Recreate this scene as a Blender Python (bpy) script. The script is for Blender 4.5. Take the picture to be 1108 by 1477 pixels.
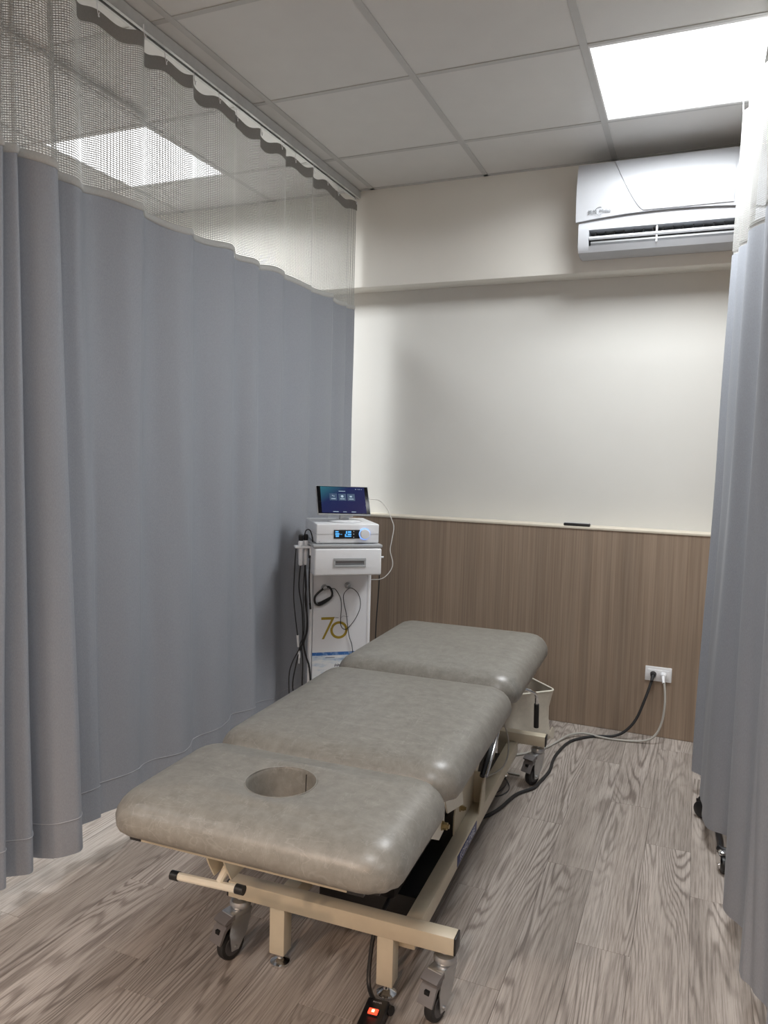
import bpy, bmesh, math, random
import numpy as np
from mathutils import Vector, Matrix, noise as mnoise
random.seed(7)
for o in list(bpy.data.objects): bpy.data.objects.remove(o, do_unlink=True)
S = bpy.context.scene
COL = S.collection

# ------------------------------------------------------------------ camera
FPX = 1084.32
YAW, PITCH, ROLL = math.radians(22.449), math.radians(4.427), math.radians(1.464)
fw = Vector((-math.sin(YAW)*math.cos(PITCH), math.cos(YAW)*math.cos(PITCH), -math.sin(PITCH)))
r0 = Vector((math.cos(YAW), math.sin(YAW), 0)); u0 = r0.cross(fw)
rr = math.cos(ROLL)*r0 + math.sin(ROLL)*u0
uu = -math.sin(ROLL)*r0 + math.cos(ROLL)*u0
cd = bpy.data.cameras.new('camera'); cam = bpy.data.objects.new('camera', cd); COL.objects.link(cam)
cd.sensor_fit = 'HORIZONTAL'; cd.sensor_width = 36.0; cd.lens = 36.0*FPX/1108.0; cd.clip_start = 0.02
M = Matrix((rr, uu, -fw)).transposed().to_4x4(); M.translation = Vector((0, 0, 1.2872)); cam.matrix_world = M
S.camera = cam

# ------------------------------------------------------------------ world, exposure
w = bpy.data.worlds.new('world'); S.world = w; w.use_nodes = True
w.node_tree.nodes['Background'].inputs[0].default_value = (0.5, 0.5, 0.52, 1)
w.node_tree.nodes['Background'].inputs[1].default_value = 0.05
vs = S.view_settings
vs.view_transform = 'Standard'; vs.look = 'None'; vs.gamma = 1.0; vs.use_curve_mapping = False
vs.exposure = 1.40
PANEL_GLOW = 0.62          # what the diffuser of a light panel itself gives off
PANEL_POWER = 9.0         # its downward beam (watts), thrown in a wide cone as by a prismatic diffuser
WARM_POWER = 100.0         # warm downlights in the corridor behind the camera

# ------------------------------------------------------------------ material helpers
def nt_new(name):
    m = bpy.data.materials.new(name); m.use_nodes = True
    nt = m.node_tree; b = nt.nodes['Principled BSDF']
    return m, nt, b
def N(nt, typ, **kw):
    n = nt.nodes.new(typ)
    for k, v in kw.items(): setattr(n, k, v)
    return n
def ramp(nt, stops):
    n = N(nt, 'ShaderNodeValToRGB'); e = n.color_ramp.elements
    while len(e) < len(stops): e.new(0.5)
    for i, (p, c) in enumerate(stops):
        e[i].position = p; e[i].color = (c[0], c[1], c[2], 1)
    return n
def mat(name, col, rough=0.5, metal=0.0, var=0.06, scale=30.0, bump=0.0, bscale=200.0, emis=None, estr=0.0, sheen=0.0, coat=0.0, alpha=None, trans=0.0):
    """procedural principled material: slight noise in colour, optional fine bump"""
    m, nt, b = nt_new(name)
    tc = N(nt, 'ShaderNodeTexCoord')
    nz = N(nt, 'ShaderNodeTexNoise'); nz.inputs['Scale'].default_value = scale; nz.inputs['Detail'].default_value = 4
    nt.links.new(tc.outputs['Object'], nz.inputs['Vector'])
    lo = tuple(max(0, c*(1-var)) for c in col); hi = tuple(min(1, c*(1+var)) for c in col)
    rp = ramp(nt, [(0.3, lo), (0.7, hi)]); nt.links.new(nz.outputs['Fac'], rp.inputs['Fac'])
    nt.links.new(rp.outputs['Color'], b.inputs['Base Color'])
    b.inputs['Roughness'].default_value = rough; b.inputs['Metallic'].default_value = metal
    if sheen: b.inputs['Sheen Weight'].default_value = sheen
    if coat: b.inputs['Coat Weight'].default_value = coat
    if trans: b.inputs['Transmission Weight'].default_value = trans
    if bump:
        n2 = N(nt, 'ShaderNodeTexNoise'); n2.inputs['Scale'].default_value = bscale; n2.inputs['Detail'].default_value = 3
        nt.links.new(tc.outputs['Object'], n2.inputs['Vector'])
        bp = N(nt, 'ShaderNodeBump'); bp.inputs['Strength'].default_value = bump; bp.inputs['Distance'].default_value = 0.002
        nt.links.new(n2.outputs['Fac'], bp.inputs['Height']); nt.links.new(bp.outputs['Normal'], b.inputs['Normal'])
    if emis:
        b.inputs['Emission Color'].default_value = (*emis, 1); b.inputs['Emission Strength'].default_value = estr
    return m

def floor_material():
    m, nt, b = nt_new('grey_oak_plank')
    tc = N(nt, 'ShaderNodeTexCoord'); oi = N(nt, 'ShaderNodeObjectInfo')
    at = N(nt, 'ShaderNodeAttribute'); at.attribute_name = 'plank'          # per plank number on the joined field
    ad0 = N(nt, 'ShaderNodeMath', operation='ADD'); nt.links.new(oi.outputs['Random'], ad0.inputs[0]); nt.links.new(at.outputs['Fac'], ad0.inputs[1])
    rnd = N(nt, 'ShaderNodeMath', operation='FRACT'); nt.links.new(ad0.outputs[0], rnd.inputs[0])
    mul = N(nt, 'ShaderNodeMath', operation='MULTIPLY'); mul.inputs[1].default_value = 61.7; nt.links.new(rnd.outputs[0], mul.inputs[0])
    cmb = N(nt, 'ShaderNodeCombineXYZ'); nt.links.new(mul.outputs[0], cmb.inputs[0]); nt.links.new(mul.outputs[0], cmb.inputs[1]); nt.links.new(mul.outputs[0], cmb.inputs[2])
    va = N(nt, 'ShaderNodeVectorMath', operation='ADD'); nt.links.new(tc.outputs['Object'], va.inputs[0]); nt.links.new(cmb.outputs[0], va.inputs[1])
    def noise(sx, sy, detail, rough=0.55, dist=0.0):
        mp = N(nt, 'ShaderNodeMapping'); mp.inputs['Scale'].default_value = (sx, sy, 1)
        nt.links.new(va.outputs[0], mp.inputs['Vector'])
        n = N(nt, 'ShaderNodeTexNoise'); n.inputs['Scale'].default_value = 1.0; n.inputs['Detail'].default_value = detail
        n.inputs['Roughness'].default_value = rough; n.inputs['Distortion'].default_value = dist
        nt.links.new(mp.outputs[0], n.inputs['Vector']); return n
    big = noise(6.0, 0.62, 1.5)                      # slow field whose contour lines give the cathedral figure
    k = N(nt, 'ShaderNodeMath', operation='MULTIPLY'); k.inputs[1].default_value = 215.0; nt.links.new(big.outputs['Fac'], k.inputs[0])
    fine = noise(90.0, 5.0, 4.0); 
    k2 = N(nt, 'ShaderNodeMath', operation='MULTIPLY_ADD'); k2.inputs[1].default_value = 5.0; nt.links.new(fine.outputs['Fac'], k2.inputs[0]); nt.links.new(k.outputs[0], k2.inputs[2])
    sn = N(nt, 'ShaderNodeMath', operation='SINE'); nt.links.new(k2.outputs[0], sn.inputs[0])
    ring = N(nt, 'ShaderNodeMapRange'); ring.inputs['From Min'].default_value = -1; ring.inputs['From Max'].default_value = 1; nt.links.new(sn.outputs[0], ring.inputs['Value'])
    pore = noise(300.0, 7.0, 4.0, 0.7)
    tone = noise(16.0, 1.1, 3.0)
    rc0 = ramp(nt, [(0.0, (0.225, 0.196, 0.176)), (0.16, (0.300, 0.267, 0.242)), (0.34, (0.400, 0.363, 0.332)), (1.0, (0.460, 0.420, 0.386))]); nt.links.new(ring.outputs[0], rc0.inputs['Fac'])
    vis = noise(9.0, 0.8, 2.0); vr = N(nt, 'ShaderNodeMapRange'); vr.inputs['From Min'].default_value = 0.38; vr.inputs['From Max'].default_value = 0.62; vr.inputs['To Min'].default_value = 0.12; nt.links.new(vis.outputs['Fac'], vr.inputs['Value'])
    rc = N(nt, 'ShaderNodeMix', data_type='RGBA'); rc.inputs['A'].default_value = (0.385, 0.347, 0.314, 1); nt.links.new(vr.outputs[0], rc.inputs['Factor']); nt.links.new(rc0.outputs[0], rc.inputs['B'])
    pc = ramp(nt, [(0.36, (0.58, 0.56, 0.55)), (0.54, (1, 1, 1)), (0.72, (1.12, 1.12, 1.12))]); nt.links.new(pore.outputs['Fac'], pc.inputs['Fac'])
    m1 = N(nt, 'ShaderNodeMix', data_type='RGBA', blend_type='MULTIPLY'); m1.inputs['Factor'].default_value = 0.85
    nt.links.new(rc.outputs['Result'], m1.inputs['A']); nt.links.new(pc.outputs[0], m1.inputs['B'])
    tcr = ramp(nt, [(0.3, (0.85, 0.83, 0.815)), (0.7, (1.12, 1.11, 1.105))]); nt.links.new(tone.outputs['Fac'], tcr.inputs['Fac'])
    m2 = N(nt, 'ShaderNodeMix', data_type='RGBA', blend_type='MULTIPLY'); m2.inputs['Factor'].default_value = 1.0
    nt.links.new(m1.outputs['Result'], m2.inputs['A']); nt.links.new(tcr.outputs[0], m2.inputs['B'])
    pr = ramp(nt, [(0.0, (0.88, 0.87, 0.86)), (1.0, (1.12, 1.115, 1.11))]); nt.links.new(rnd.outputs[0], pr.inputs['Fac'])
    m3 = N(nt, 'ShaderNodeMix', data_type='RGBA', blend_type='MULTIPLY'); m3.inputs['Factor'].default_value = 1.0
    nt.links.new(m2.outputs['Result'], m3.inputs['A']); nt.links.new(pr.outputs[0], m3.inputs['B'])
    nt.links.new(m3.outputs['Result'], b.inputs['Base Color'])
    b.inputs['Roughness'].default_value = 0.5; b.inputs['Specular IOR Level'].default_value = 0.35
    bp = N(nt, 'ShaderNodeBump'); bp.inputs['Strength'].default_value = 0.25; bp.inputs['Distance'].default_value = 0.001
    nt.links.new(pore.outputs['Fac'], bp.inputs['Height']); nt.links.new(bp.outputs['Normal'], b.inputs['Normal'])
    return m

def laminate_material():
    m, nt, b = nt_new('brown_wood_laminate')
    tc = N(nt, 'ShaderNodeTexCoord')
    def noise(s, det):
        mp = N(nt, 'ShaderNodeMapping'); mp.inputs['Scale'].default_value = s; nt.links.new(tc.outputs['Object'], mp.inputs['Vector'])
        n = N(nt, 'ShaderNodeTexNoise'); n.inputs['Scale'].default_value = 1; n.inputs['Detail'].default_value = det; nt.links.new(mp.outputs[0], n.inputs['Vector']); return n
    a = noise((150, 1, 2.2), 4); c = noise((26, 1, 0.35), 2)
    ra = ramp(nt, [(0.3, (0.245, 0.180, 0.130)), (0.7, (0.325, 0.250, 0.188))]); nt.links.new(a.outputs['Fac'], ra.inputs['Fac'])
    rc = ramp(nt, [(0.3, (0.86, 0.86, 0.86)), (0.7, (1.12, 1.11, 1.10))]); nt.links.new(c.outputs['Fac'], rc.inputs['Fac'])
    mx = N(nt, 'ShaderNodeMix', data_type='RGBA', blend_type='MULTIPLY'); mx.inputs['Factor'].default_value = 1
    nt.links.new(ra.outputs[0], mx.inputs['A']); nt.links.new(rc.outputs[0], mx.inputs['B']); nt.links.new(mx.outputs['Result'], b.inputs['Base Color'])
    b.inputs['Roughness'].default_value = 0.5
    return m

def leather_material():
    m, nt, b = nt_new('taupe_leatherette')
    tc = N(nt, 'ShaderNodeTexCoord'); oi = N(nt, 'ShaderNodeObjectInfo')
    n1 = N(nt, 'ShaderNodeTexNoise'); n1.inputs['Scale'].default_value = 34; n1.inputs['Detail'].default_value = 7; n1.inputs['Roughness'].default_value = 0.7
    nt.links.new(tc.outputs['Object'], n1.inputs['Vector'])
    r1 = ramp(nt, [(0.30, (0.180, 0.170, 0.149)), (0.70, (0.270, 0.258, 0.229))]); nt.links.new(n1.outputs['Fac'], r1.inputs['Fac'])
    col = r1.outputs['Color']
    # pale thread-like veins in two directions
    for sc, off, wd in ((5.0, 0.0, 0.007), (7.0, 5.0, 0.007)):
        n2 = N(nt, 'ShaderNodeTexNoise'); n2.inputs['Scale'].default_value = sc; n2.inputs['Detail'].default_value = 4; n2.inputs['Roughness'].default_value = 0.55; n2.inputs['Distortion'].default_value = 0.4
        mp = N(nt, 'ShaderNodeMapping'); mp.inputs['Location'].default_value = (off, off*2, 0); mp.inputs['Scale'].default_value = (3.2, 0.7, 1.3) if off else (0.7, 3.0, 1)
        nt.links.new(tc.outputs['Object'], mp.inputs['Vector']); nt.links.new(mp.outputs[0], n2.inputs['Vector'])
        s = N(nt, 'ShaderNodeMath', operation='SUBTRACT'); s.inputs[1].default_value = 0.5; nt.links.new(n2.outputs['Fac'], s.inputs[0])
        ab = N(nt, 'ShaderNodeMath', operation='ABSOLUTE'); nt.links.new(s.outputs[0], ab.inputs[0])
        mr = N(nt, 'ShaderNodeMapRange'); mr.inputs['From Min'].default_value = 0; mr.inputs['From Max'].default_value = wd; mr.inputs['To Min'].default_value = 0.26; mr.inputs['To Max'].default_value = 0
        nt.links.new(ab.outputs[0], mr.inputs['Value'])
        mx = N(nt, 'ShaderNodeMix', data_type='RGBA'); nt.links.new(mr.outputs[0], mx.inputs['Factor']); nt.links.new(col, mx.inputs['A']); mx.inputs['B'].default_value = (0.40, 0.385, 0.35, 1)
        col = mx.outputs['Result']
    nt.links.new(col, b.inputs['Base Color'])
    b.inputs['Roughness'].default_value = 0.36; b.inputs['Specular IOR Level'].default_value = 0.65
    n3 = N(nt, 'ShaderNodeTexNoise'); n3.inputs['Scale'].default_value = 420; n3.inputs['Detail'].default_value = 2; nt.links.new(tc.outputs['Object'], n3.inputs['Vector'])
    bp = N(nt, 'ShaderNodeBump'); bp.inputs['Strength'].default_value = 0.16; bp.inputs['Distance'].default_value = 0.001
    nt.links.new(n3.outputs['Fac'], bp.inputs['Height']); nt.links.new(bp.outputs['Normal'], b.inputs['Normal'])
    return m

def curtain_material(name, col):
    m, nt, b = nt_new(name)
    tc = N(nt, 'ShaderNodeTexCoord')
    mp = N(nt, 'ShaderNodeMapping'); mp.inputs['Scale'].default_value = (900, 900, 160); nt.links.new(tc.outputs['Object'], mp.inputs['Vector'])
    n1 = N(nt, 'ShaderNodeTexNoise'); n1.inputs['Scale'].default_value = 1; n1.inputs['Detail'].default_value = 2; nt.links.new(mp.outputs[0], n1.inputs['Vector'])
    r = ramp(nt, [(0.3, tuple(c*0.9 for c in col)), (0.7, tuple(c*1.08 for c in col))]); nt.links.new(n1.outputs['Fac'], r.inputs['Fac'])
    nt.links.new(r.outputs[0], b.inputs['Base Color'])
    b.inputs['Roughness'].default_value = 0.62; b.inputs['Sheen Weight'].default_value = 0.05; b.inputs['Sheen Roughness'].default_value = 0.4
    bp = N(nt, 'ShaderNodeBump'); bp.inputs['Strength'].default_value = 0.08; bp.inputs['Distance'].default_value = 0.0006
    nt.links.new(n1.outputs['Fac'], bp.inputs['Height']); nt.links.new(bp.outputs['Normal'], b.inputs['Normal'])
    return m

def screen_material(name, c0, c1, c2, strength):
    """lit display: dark blue glow running to teal in one corner (what the screen itself shows)"""
    m, nt, b = nt_new(name)
    tc = N(nt, 'ShaderNodeTexCoord'); sx = N(nt, 'ShaderNodeSeparateXYZ'); nt.links.new(tc.outputs['Generated'], sx.inputs[0])
    d = N(nt, 'ShaderNodeMath', operation='SUBTRACT'); nt.links.new(sx.outputs['Y'], d.inputs[0]); nt.links.new(sx.outputs['X'], d.inputs[1])
    mr = N(nt, 'ShaderNodeMapRange'); mr.inputs['From Min'].default_value = -0.6; mr.inputs['From Max'].default_value = 0.95; nt.links.new(d.outputs[0], mr.inputs['Value'])
    r = ramp(nt, [(0.0, c0), (0.6, c1), (1.0, c2)]); nt.links.new(mr.outputs[0], r.inputs['Fac'])
    b.inputs['Base Color'].default_value = (0.01, 0.012, 0.02, 1); b.inputs['Roughness'].default_value = 0.2; b.inputs['Specular IOR Level'].default_value = 0.12
    nt.links.new(r.outputs[0], b.inputs['Emission Color']); b.inputs['Emission Strength'].default_value = strength
    return m

def poster_material():
    """printed sheet: white, a blue ribbon with pale flecks and an ice-field photograph below it"""
    m, nt, b = nt_new('printed_poster')
    tc = N(nt, 'ShaderNodeTexCoord'); sx = N(nt, 'ShaderNodeSeparateXYZ'); nt.links.new(tc.outputs['Object'], sx.inputs[0])
    nz = N(nt, 'ShaderNodeTexNoise'); nz.inputs['Scale'].default_value = 9; nz.inputs['Detail'].default_value = 7; nz.inputs['Roughness'].default_value = 0.65
    mp = N(nt, 'ShaderNodeMapping'); mp.inputs['Scale'].default_value = (1, 1, 3.2); nt.links.new(tc.outputs['Object'], mp.inputs['Vector']); nt.links.new(mp.outputs[0], nz.inputs['Vector'])
    ice = ramp(nt, [(0.30, (0.12, 0.22, 0.42)), (0.42, (0.55, 0.66, 0.78)), (0.52, (0.80, 0.84, 0.87)), (0.8, (0.86, 0.87, 0.88))]); nt.links.new(nz.outputs['Fac'], ice.inputs['Fac'])
    n2 = N(nt, 'ShaderNodeTexNoise'); n2.inputs['Scale'].default_value = 60; n2.inputs['Detail'].default_value = 2; nt.links.new(tc.outputs['Object'], n2.inputs['Vector'])
    blue = ramp(nt, [(0.45, (0.05, 0.17, 0.48)), (0.68, (0.30, 0.46, 0.72))]); nt.links.new(n2.outputs['Fac'], blue.inputs['Fac'])
    def step(z):
        g = N(nt, 'ShaderNodeMath', operation='GREATER_THAN'); g.inputs[1].default_value = z; nt.links.new(sx.outputs['Z'], g.inputs[0]); return g
    a = N(nt, 'ShaderNodeMix', data_type='RGBA'); nt.links.new(step(0.381).outputs[0], a.inputs['Factor']); nt.links.new(ice.outputs[0], a.inputs['A']); nt.links.new(blue.outputs[0], a.inputs['B'])
    c = N(nt, 'ShaderNodeMix', data_type='RGBA'); nt.links.new(step(0.396).outputs[0], c.inputs['Factor']); nt.links.new(a.outputs['Result'], c.inputs['A']); c.inputs['B'].default_value = (0.80, 0.81, 0.84, 1)
    nt.links.new(c.outputs['Result'], b.inputs['Base Color']); b.inputs['Roughness'].default_value = 0.35
    return m

MT = {}
MT['floor'] = floor_material(); MT['laminate'] = laminate_material(); MT['leather'] = leather_material()
MT['subfloor'] = mat('subfloor_dark', (0.06, 0.052, 0.048), 0.9)
MT['wall'] = mat('white_wall_paint', (0.64, 0.635, 0.605), 0.55, var=0.015, scale=4, bump=0.05, bscale=160)
MT['beam'] = mat('beam_paint', (0.76, 0.745, 0.695), 0.55, var=0.015, scale=4, bump=0.05, bscale=160)
MT['ledge'] = mat('cream_ledge', (0.66, 0.60, 0.50), 0.5, var=0.03)
MT['tile'] = mat('ceiling_tile_white', (0.66, 0.655, 0.64), 0.42, var=0.02, scale=9, bump=0.08, bscale=90)
MT['tbar'] = mat('ceiling_grid_metal', (0.50, 0.50, 0.49), 0.4, var=0.02)
MT['plenum'] = mat('plenum_dark', (0.05, 0.05, 0.05), 0.9)
MT['panel'] = mat('lit_diffuser', (0.8, 0.8, 0.8), 0.4, var=0.0, emis=(0.95, 0.98, 1.0), estr=PANEL_GLOW)
MT['lightframe'] = mat('white_light_frame', (0.75, 0.75, 0.75), 0.4, var=0.02)
MT['fabric'] = curtain_material('grey_curtain_cloth', (0.325, 0.345, 0.385))
MT['net'] = mat('grey_net_strand', (0.40, 0.40, 0.385), 0.6, var=0.05, scale=200)
MT['tape'] = curtain_material('grey_heading_tape', (0.27, 0.26, 0.245))
MT['binding'] = curtain_material('pale_binding', (0.50, 0.50, 0.485))
MT['stitch'] = mat('pale_stitch', (0.46, 0.47, 0.50), 0.7)
MT['alu'] = mat('grey_aluminium', (0.56, 0.57, 0.56), 0.42, 0.25, var=0.04)
MT['chrome'] = mat('chrome', (0.72, 0.72, 0.72), 0.16, 1.0, var=0.03)
MT['zinc'] = mat('zinc_plate', (0.50, 0.51, 0.52), 0.3, 0.9, var=0.08)
MT['brass'] = mat('yellow_zinc', (0.42, 0.34, 0.18), 0.32, 0.9, var=0.1)
MT['cream'] = mat('cream_powder_coat', (0.60, 0.535, 0.41), 0.42, var=0.03, bump=0.05, bscale=300)
MT['cream2'] = mat('pale_cream_enamel', (0.80, 0.77, 0.66), 0.3, var=0.02)
MT['black'] = mat('black_plastic', (0.010, 0.010, 0.011), 0.4, var=0.1)
MT['bezel'] = mat('black_glass_bezel', (0.004, 0.004, 0.005), 0.25, var=0.1)
MT['bezel'].node_tree.nodes['Principled BSDF'].inputs['Specular IOR Level'].default_value = 0.15
MT['rubber'] = mat('black_rubber', (0.018, 0.018, 0.019), 0.6, var=0.1)
MT['grip'] = mat('black_grip_sleeve', (0.010, 0.010, 0.011), 0.5, var=0.1)
MT['greyplast'] = mat('grey_pedal_plastic', (0.155, 0.145, 0.145), 0.45, var=0.05)
MT['wheelgrey'] = mat('dark_grey_hub', (0.06, 0.06, 0.065), 0.4)
MT['white'] = mat('white_plastic', (0.86, 0.87, 0.89), 0.32, var=0.015)
MT['acwhite'] = mat('glossy_white_plastic', (0.47, 0.485, 0.515), 0.36, var=0.01)
MT['acgrey'] = mat('vane_grey', (0.17, 0.175, 0.18), 0.4, var=0.03)
MT['dark'] = mat('deep_black', (0.006, 0.006, 0.006), 0.7)
MT['greymid'] = mat('grey_plastic', (0.42, 0.43, 0.44), 0.4, var=0.02)
MT['inkgrey'] = mat('grey_print', (0.16, 0.17, 0.18), 0.5)
MT['gold'] = mat('gold_print', (0.37, 0.27, 0.035), 0.4, var=0.05)
MT['ink'] = mat('dark_print', (0.03, 0.035, 0.08), 0.5)
MT['poster'] = poster_material()
MT['screen'] = screen_material('tablet_display', (0.010, 0.008, 0.050), (0.006, 0.012, 0.060), (0.02, 0.11, 0.14), 0.42)
MT['uiglow'] = mat('display_icons', (0.1, 0.1, 0.1), 0.4, emis=(0.55, 0.75, 0.95), estr=0.22)
MT['uitile'] = mat('display_tile', (0.02, 0.03, 0.05), 0.3, emis=(0.02, 0.06, 0.13), estr=0.25)
MT['lcd'] = mat('lcd_digits', (0.02, 0.05, 0.08), 0.3, emis=(0.10, 0.45, 0.95), estr=0.4)
MT['knobglow'] = mat('lit_knob_ring', (0.3, 0.5, 0.9), 0.3, emis=(0.15, 0.35, 1.0), estr=0.45)
MT['redlamp'] = mat('lit_red_switch', (0.6, 0.03, 0.02), 0.3, emis=(1.0, 0.05, 0.02), estr=1.0)
MT['amber'] = mat('lit_switch_core', (0.8, 0.4, 0.1), 0.3, emis=(1.0, 0.55, 0.2), estr=2.2)
MT['canvas'] = mat('beige_canvas', (0.55, 0.50, 0.42), 0.8, var=0.05, scale=60, bump=0.15, bscale=500)
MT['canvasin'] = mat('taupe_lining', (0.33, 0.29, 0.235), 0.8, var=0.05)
MT['greycord'] = mat('grey_cord', (0.40, 0.385, 0.35), 0.5)
MT['whitecord'] = mat('white_cord', (0.72, 0.71, 0.68), 0.45)
MT['blacksteel'] = mat('black_steel', (0.02, 0.02, 0.022), 0.35, 0.3)
MT['blue'] = mat('blue_label', (0.010, 0.022, 0.14), 0.4)
MT['silverink'] = mat('silver_lettering', (0.55, 0.56, 0.62), 0.4)
MT['warmlamp'] = mat('warm_lamp_lens', (0.9, 0.8, 0.7), 0.4, emis=(1.0, 0.66, 0.42), estr=12)

# ------------------------------------------------------------------ geometry helpers
class MB:
    """collects shapes and links them as ONE mesh object"""
    def __init__(s): s.bm = bmesh.new()
    def box(s, x0, x1, y0, y1, z0, z1, bev=0.0, seg=2, mtx=None):
        r = bmesh.ops.create_cube(s.bm, size=1.0)
        vs_ = r['verts']
        bmesh.ops.scale(s.bm, vec=(x1-x0, y1-y0, z1-z0), verts=vs_)
        bmesh.ops.translate(s.bm, vec=((x0+x1)/2, (y0+y1)/2, (z0+z1)/2), verts=vs_)
        if bev > 0:
            es = list({e for v in vs_ for e in v.link_edges})
            g = bmesh.ops.bevel(s.bm, geom=es, offset=bev, segments=seg, profile=0.5, affect='EDGES')
            vs_ = list({v for f in g['faces'] for v in f.verts} | {v for v in vs_ if v.is_valid})
        if mtx is not None: bmesh.ops.transform(s.bm, matrix=mtx, verts=vs_)
        return s
    def cyl(s, p0, p1, r0, r1=None, seg=20, caps=True):
        p0 = Vector(p0); p1 = Vector(p1); d = p1-p0; r1 = r0 if r1 is None else r1
        q = d.to_track_quat('Z', 'Y').to_matrix().to_4x4(); q.translation = (p0+p1)/2
        bmesh.ops.create_cone(s.bm, cap_ends=caps, segments=seg, radius1=r0, radius2=r1, depth=d.length, matrix=q)
        return s
    def lathe(s, prof, p=(0, 0, 0), axis='Z', seg=28):
        """profile of (radius, height) pairs turned about an axis"""
        rings = []
        for r, hgt in prof:
            ring = []
            for k in range(seg):
                a = 2*math.pi*k/seg
                c, sn = r*math.cos(a), r*math.sin(a)
                v = {'Z': (c, sn, hgt), 'X': (hgt, c, sn), 'Y': (sn, hgt, c)}[axis]
                ring.append(s.bm.verts.new((v[0]+p[0], v[1]+p[1], v[2]+p[2])))
            rings.append(ring)
        for a, b in zip(rings[:-1], rings[1:]):
            for k in range(seg):
                s.bm.faces.new((a[k], a[(k+1) % seg], b[(k+1) % seg], b[k]))
        s.bm.faces.new(list(reversed(rings[0]))); s.bm.faces.new(rings[-1])
        return s
    def tube(s, pts, r, seg=10, closed=False, smooth=6):
        P = spline(pts, smooth, closed) if smooth > 1 else [Vector(p) for p in pts]
        n = len(P); rings = []
        up = None
        for i in range(n):
            if closed: t = (P[(i+1) % n]-P[i-1])
            else: t = P[min(i+1, n-1)]-P[max(i-1, 0)]
            t.normalize()
            if up is None:
                up = t.orthogonal().normalized()
            else:
                up = (up - t*up.dot(t))
                if up.length < 1e-6: up = t.orthogonal()
                up.normalize()
            bn = t.cross(up)
            rings.append([s.bm.verts.new(P[i]+(up*math.cos(2*math.pi*k/seg)+bn*math.sin(2*math.pi*k/seg))*r) for k in range(seg)])
        pairs = list(zip(rings[:-1], rings[1:])) + ([(rings[-1], rings[0])] if closed else [])
        for a, b in pairs:
            for k in range(seg):
                s.bm.faces.new((a[k], a[(k+1) % seg], b[(k+1) % seg], b[k]))
        if not closed:
            s.bm.faces.new(list(reversed(rings[0]))); s.bm.faces.new(rings[-1])
        return s
    def prism(s, poly, axis, h0, h1):
        """polygon in the plane across an axis, extruded along it"""
        def P(p, q, hh): return {'X': (hh, p, q), 'Y': (p, hh, q), 'Z': (p, q, hh)}[axis]
        a = [s.bm.verts.new(P(p, q, h0)) for p, q in poly]; b = [s.bm.verts.new(P(p, q, h1)) for p, q in poly]
        n = len(poly)
        for k in range(n): s.bm.faces.new((a[k], a[(k+1) % n], b[(k+1) % n], b[k]))
        s.bm.faces.new(list(reversed(a))); s.bm.faces.new(b)
        return s
    def build(s, name, m, parent=None, smooth=True, angle=35, xf=None):
        if xf is not None: bmesh.ops.transform(s.bm, matrix=xf, verts=s.bm.verts)
        bmesh.ops.recalc_face_normals(s.bm, faces=s.bm.faces)
        me = bpy.data.meshes.new(name); s.bm.to_mesh(me); s.bm.free()
        me.materials.append(m if not isinstance(m, str) else MT[m])
        if smooth:
            me.polygons.foreach_set('use_smooth', [True]*len(me.polygons)); me.set_sharp_from_angle(angle=math.radians(angle))
        return link(name, me, parent)
def link(name, me, parent=None):
    o = bpy.data.objects.new(name, me); COL.objects.link(o)
    if parent is not None: o.parent = parent
    return o
def from_arrays(name, V, F, m, parent=None, smooth=True):
    me = bpy.data.meshes.new(name); me.from_pydata([tuple(v) for v in V], [], [tuple(f) for f in F]); me.update()
    me.materials.append(MT[m])
    if smooth: me.polygons.foreach_set('use_smooth', [True]*len(me.polygons))
    return link(name, me, parent)
def spline(pts, k=6, closed=False):
    P = [Vector(p) for p in pts]; n = len(P); out = []
    rng = range(n) if closed else range(n-1)
    for i in rng:
        if closed: a, b, c, d = P[i-1], P[i], P[(i+1) % n], P[(i+2) % n]
        else: a, b, c, d = P[max(i-1, 0)], P[i], P[i+1], P[min(i+2, n-1)]
        for j in range(k):
            t = j/k
            out.append(0.5*((2*b)+(c-a)*t+(2*a-5*b+4*c-d)*t*t+(3*b-a-3*c+d)*t*t*t))
    if not closed: out.append(P[-1].copy())
    return out
def empty(name, loc=(0, 0, 0), rz=0.0):
    o = bpy.data.objects.new(name, None); COL.objects.link(o); o.location = loc; o.rotation_euler = (0, 0, rz); o.empty_display_size = 0.05
    return o
def tag(o, label=None, cat=None, group=None, kind=None):
    if label: o['label'] = label
    if cat: o['category'] = cat
    if group: o['group'] = group
    if kind: o['kind'] = kind
    return o
def copy_tree(o, parent=None):
    c = o.copy(); COL.objects.link(c); c.parent = parent
    for ch in list(o.children): copy_tree(ch, c)
    return c
def text(name, body, size, m, parent, mtx, extrude=0.0004, align='CENTER'):
    cu = bpy.data.curves.new(name, 'FONT'); cu.body = body; cu.size = size; cu.extrude = extrude; cu.align_x = align; cu.align_y = 'CENTER'; cu.resolution_u = 3
    t = bpy.data.objects.new(name, cu); COL.objects.link(t)
    bpy.context.view_layer.update()
    me = bpy.data.meshes.new_from_object(t.evaluated_get(bpy.context.evaluated_depsgraph_get()))
    bpy.data.objects.remove(t, do_unlink=True); bpy.data.curves.remove(cu)
    me.transform(mtx); me.materials.clear(); me.materials.append(MT[m]); me.name = name
    return link(name, me, parent)
# lettering that stands upright in an x-z plane and reads from -y
UPR = Matrix.Rotation(math.radians(90), 4, 'X')

# ================================================================== ROOM
XL, XR, YF, YB, H = -3.45, 2.6, -3.6, 3.785, 2.6444  # left wall pulled inward so it bounces more light into the next bay
GX0, GY0, G = -1.6172, 2.0352, 0.6
FACE, BEAMY = 3.668, 3.655

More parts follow.
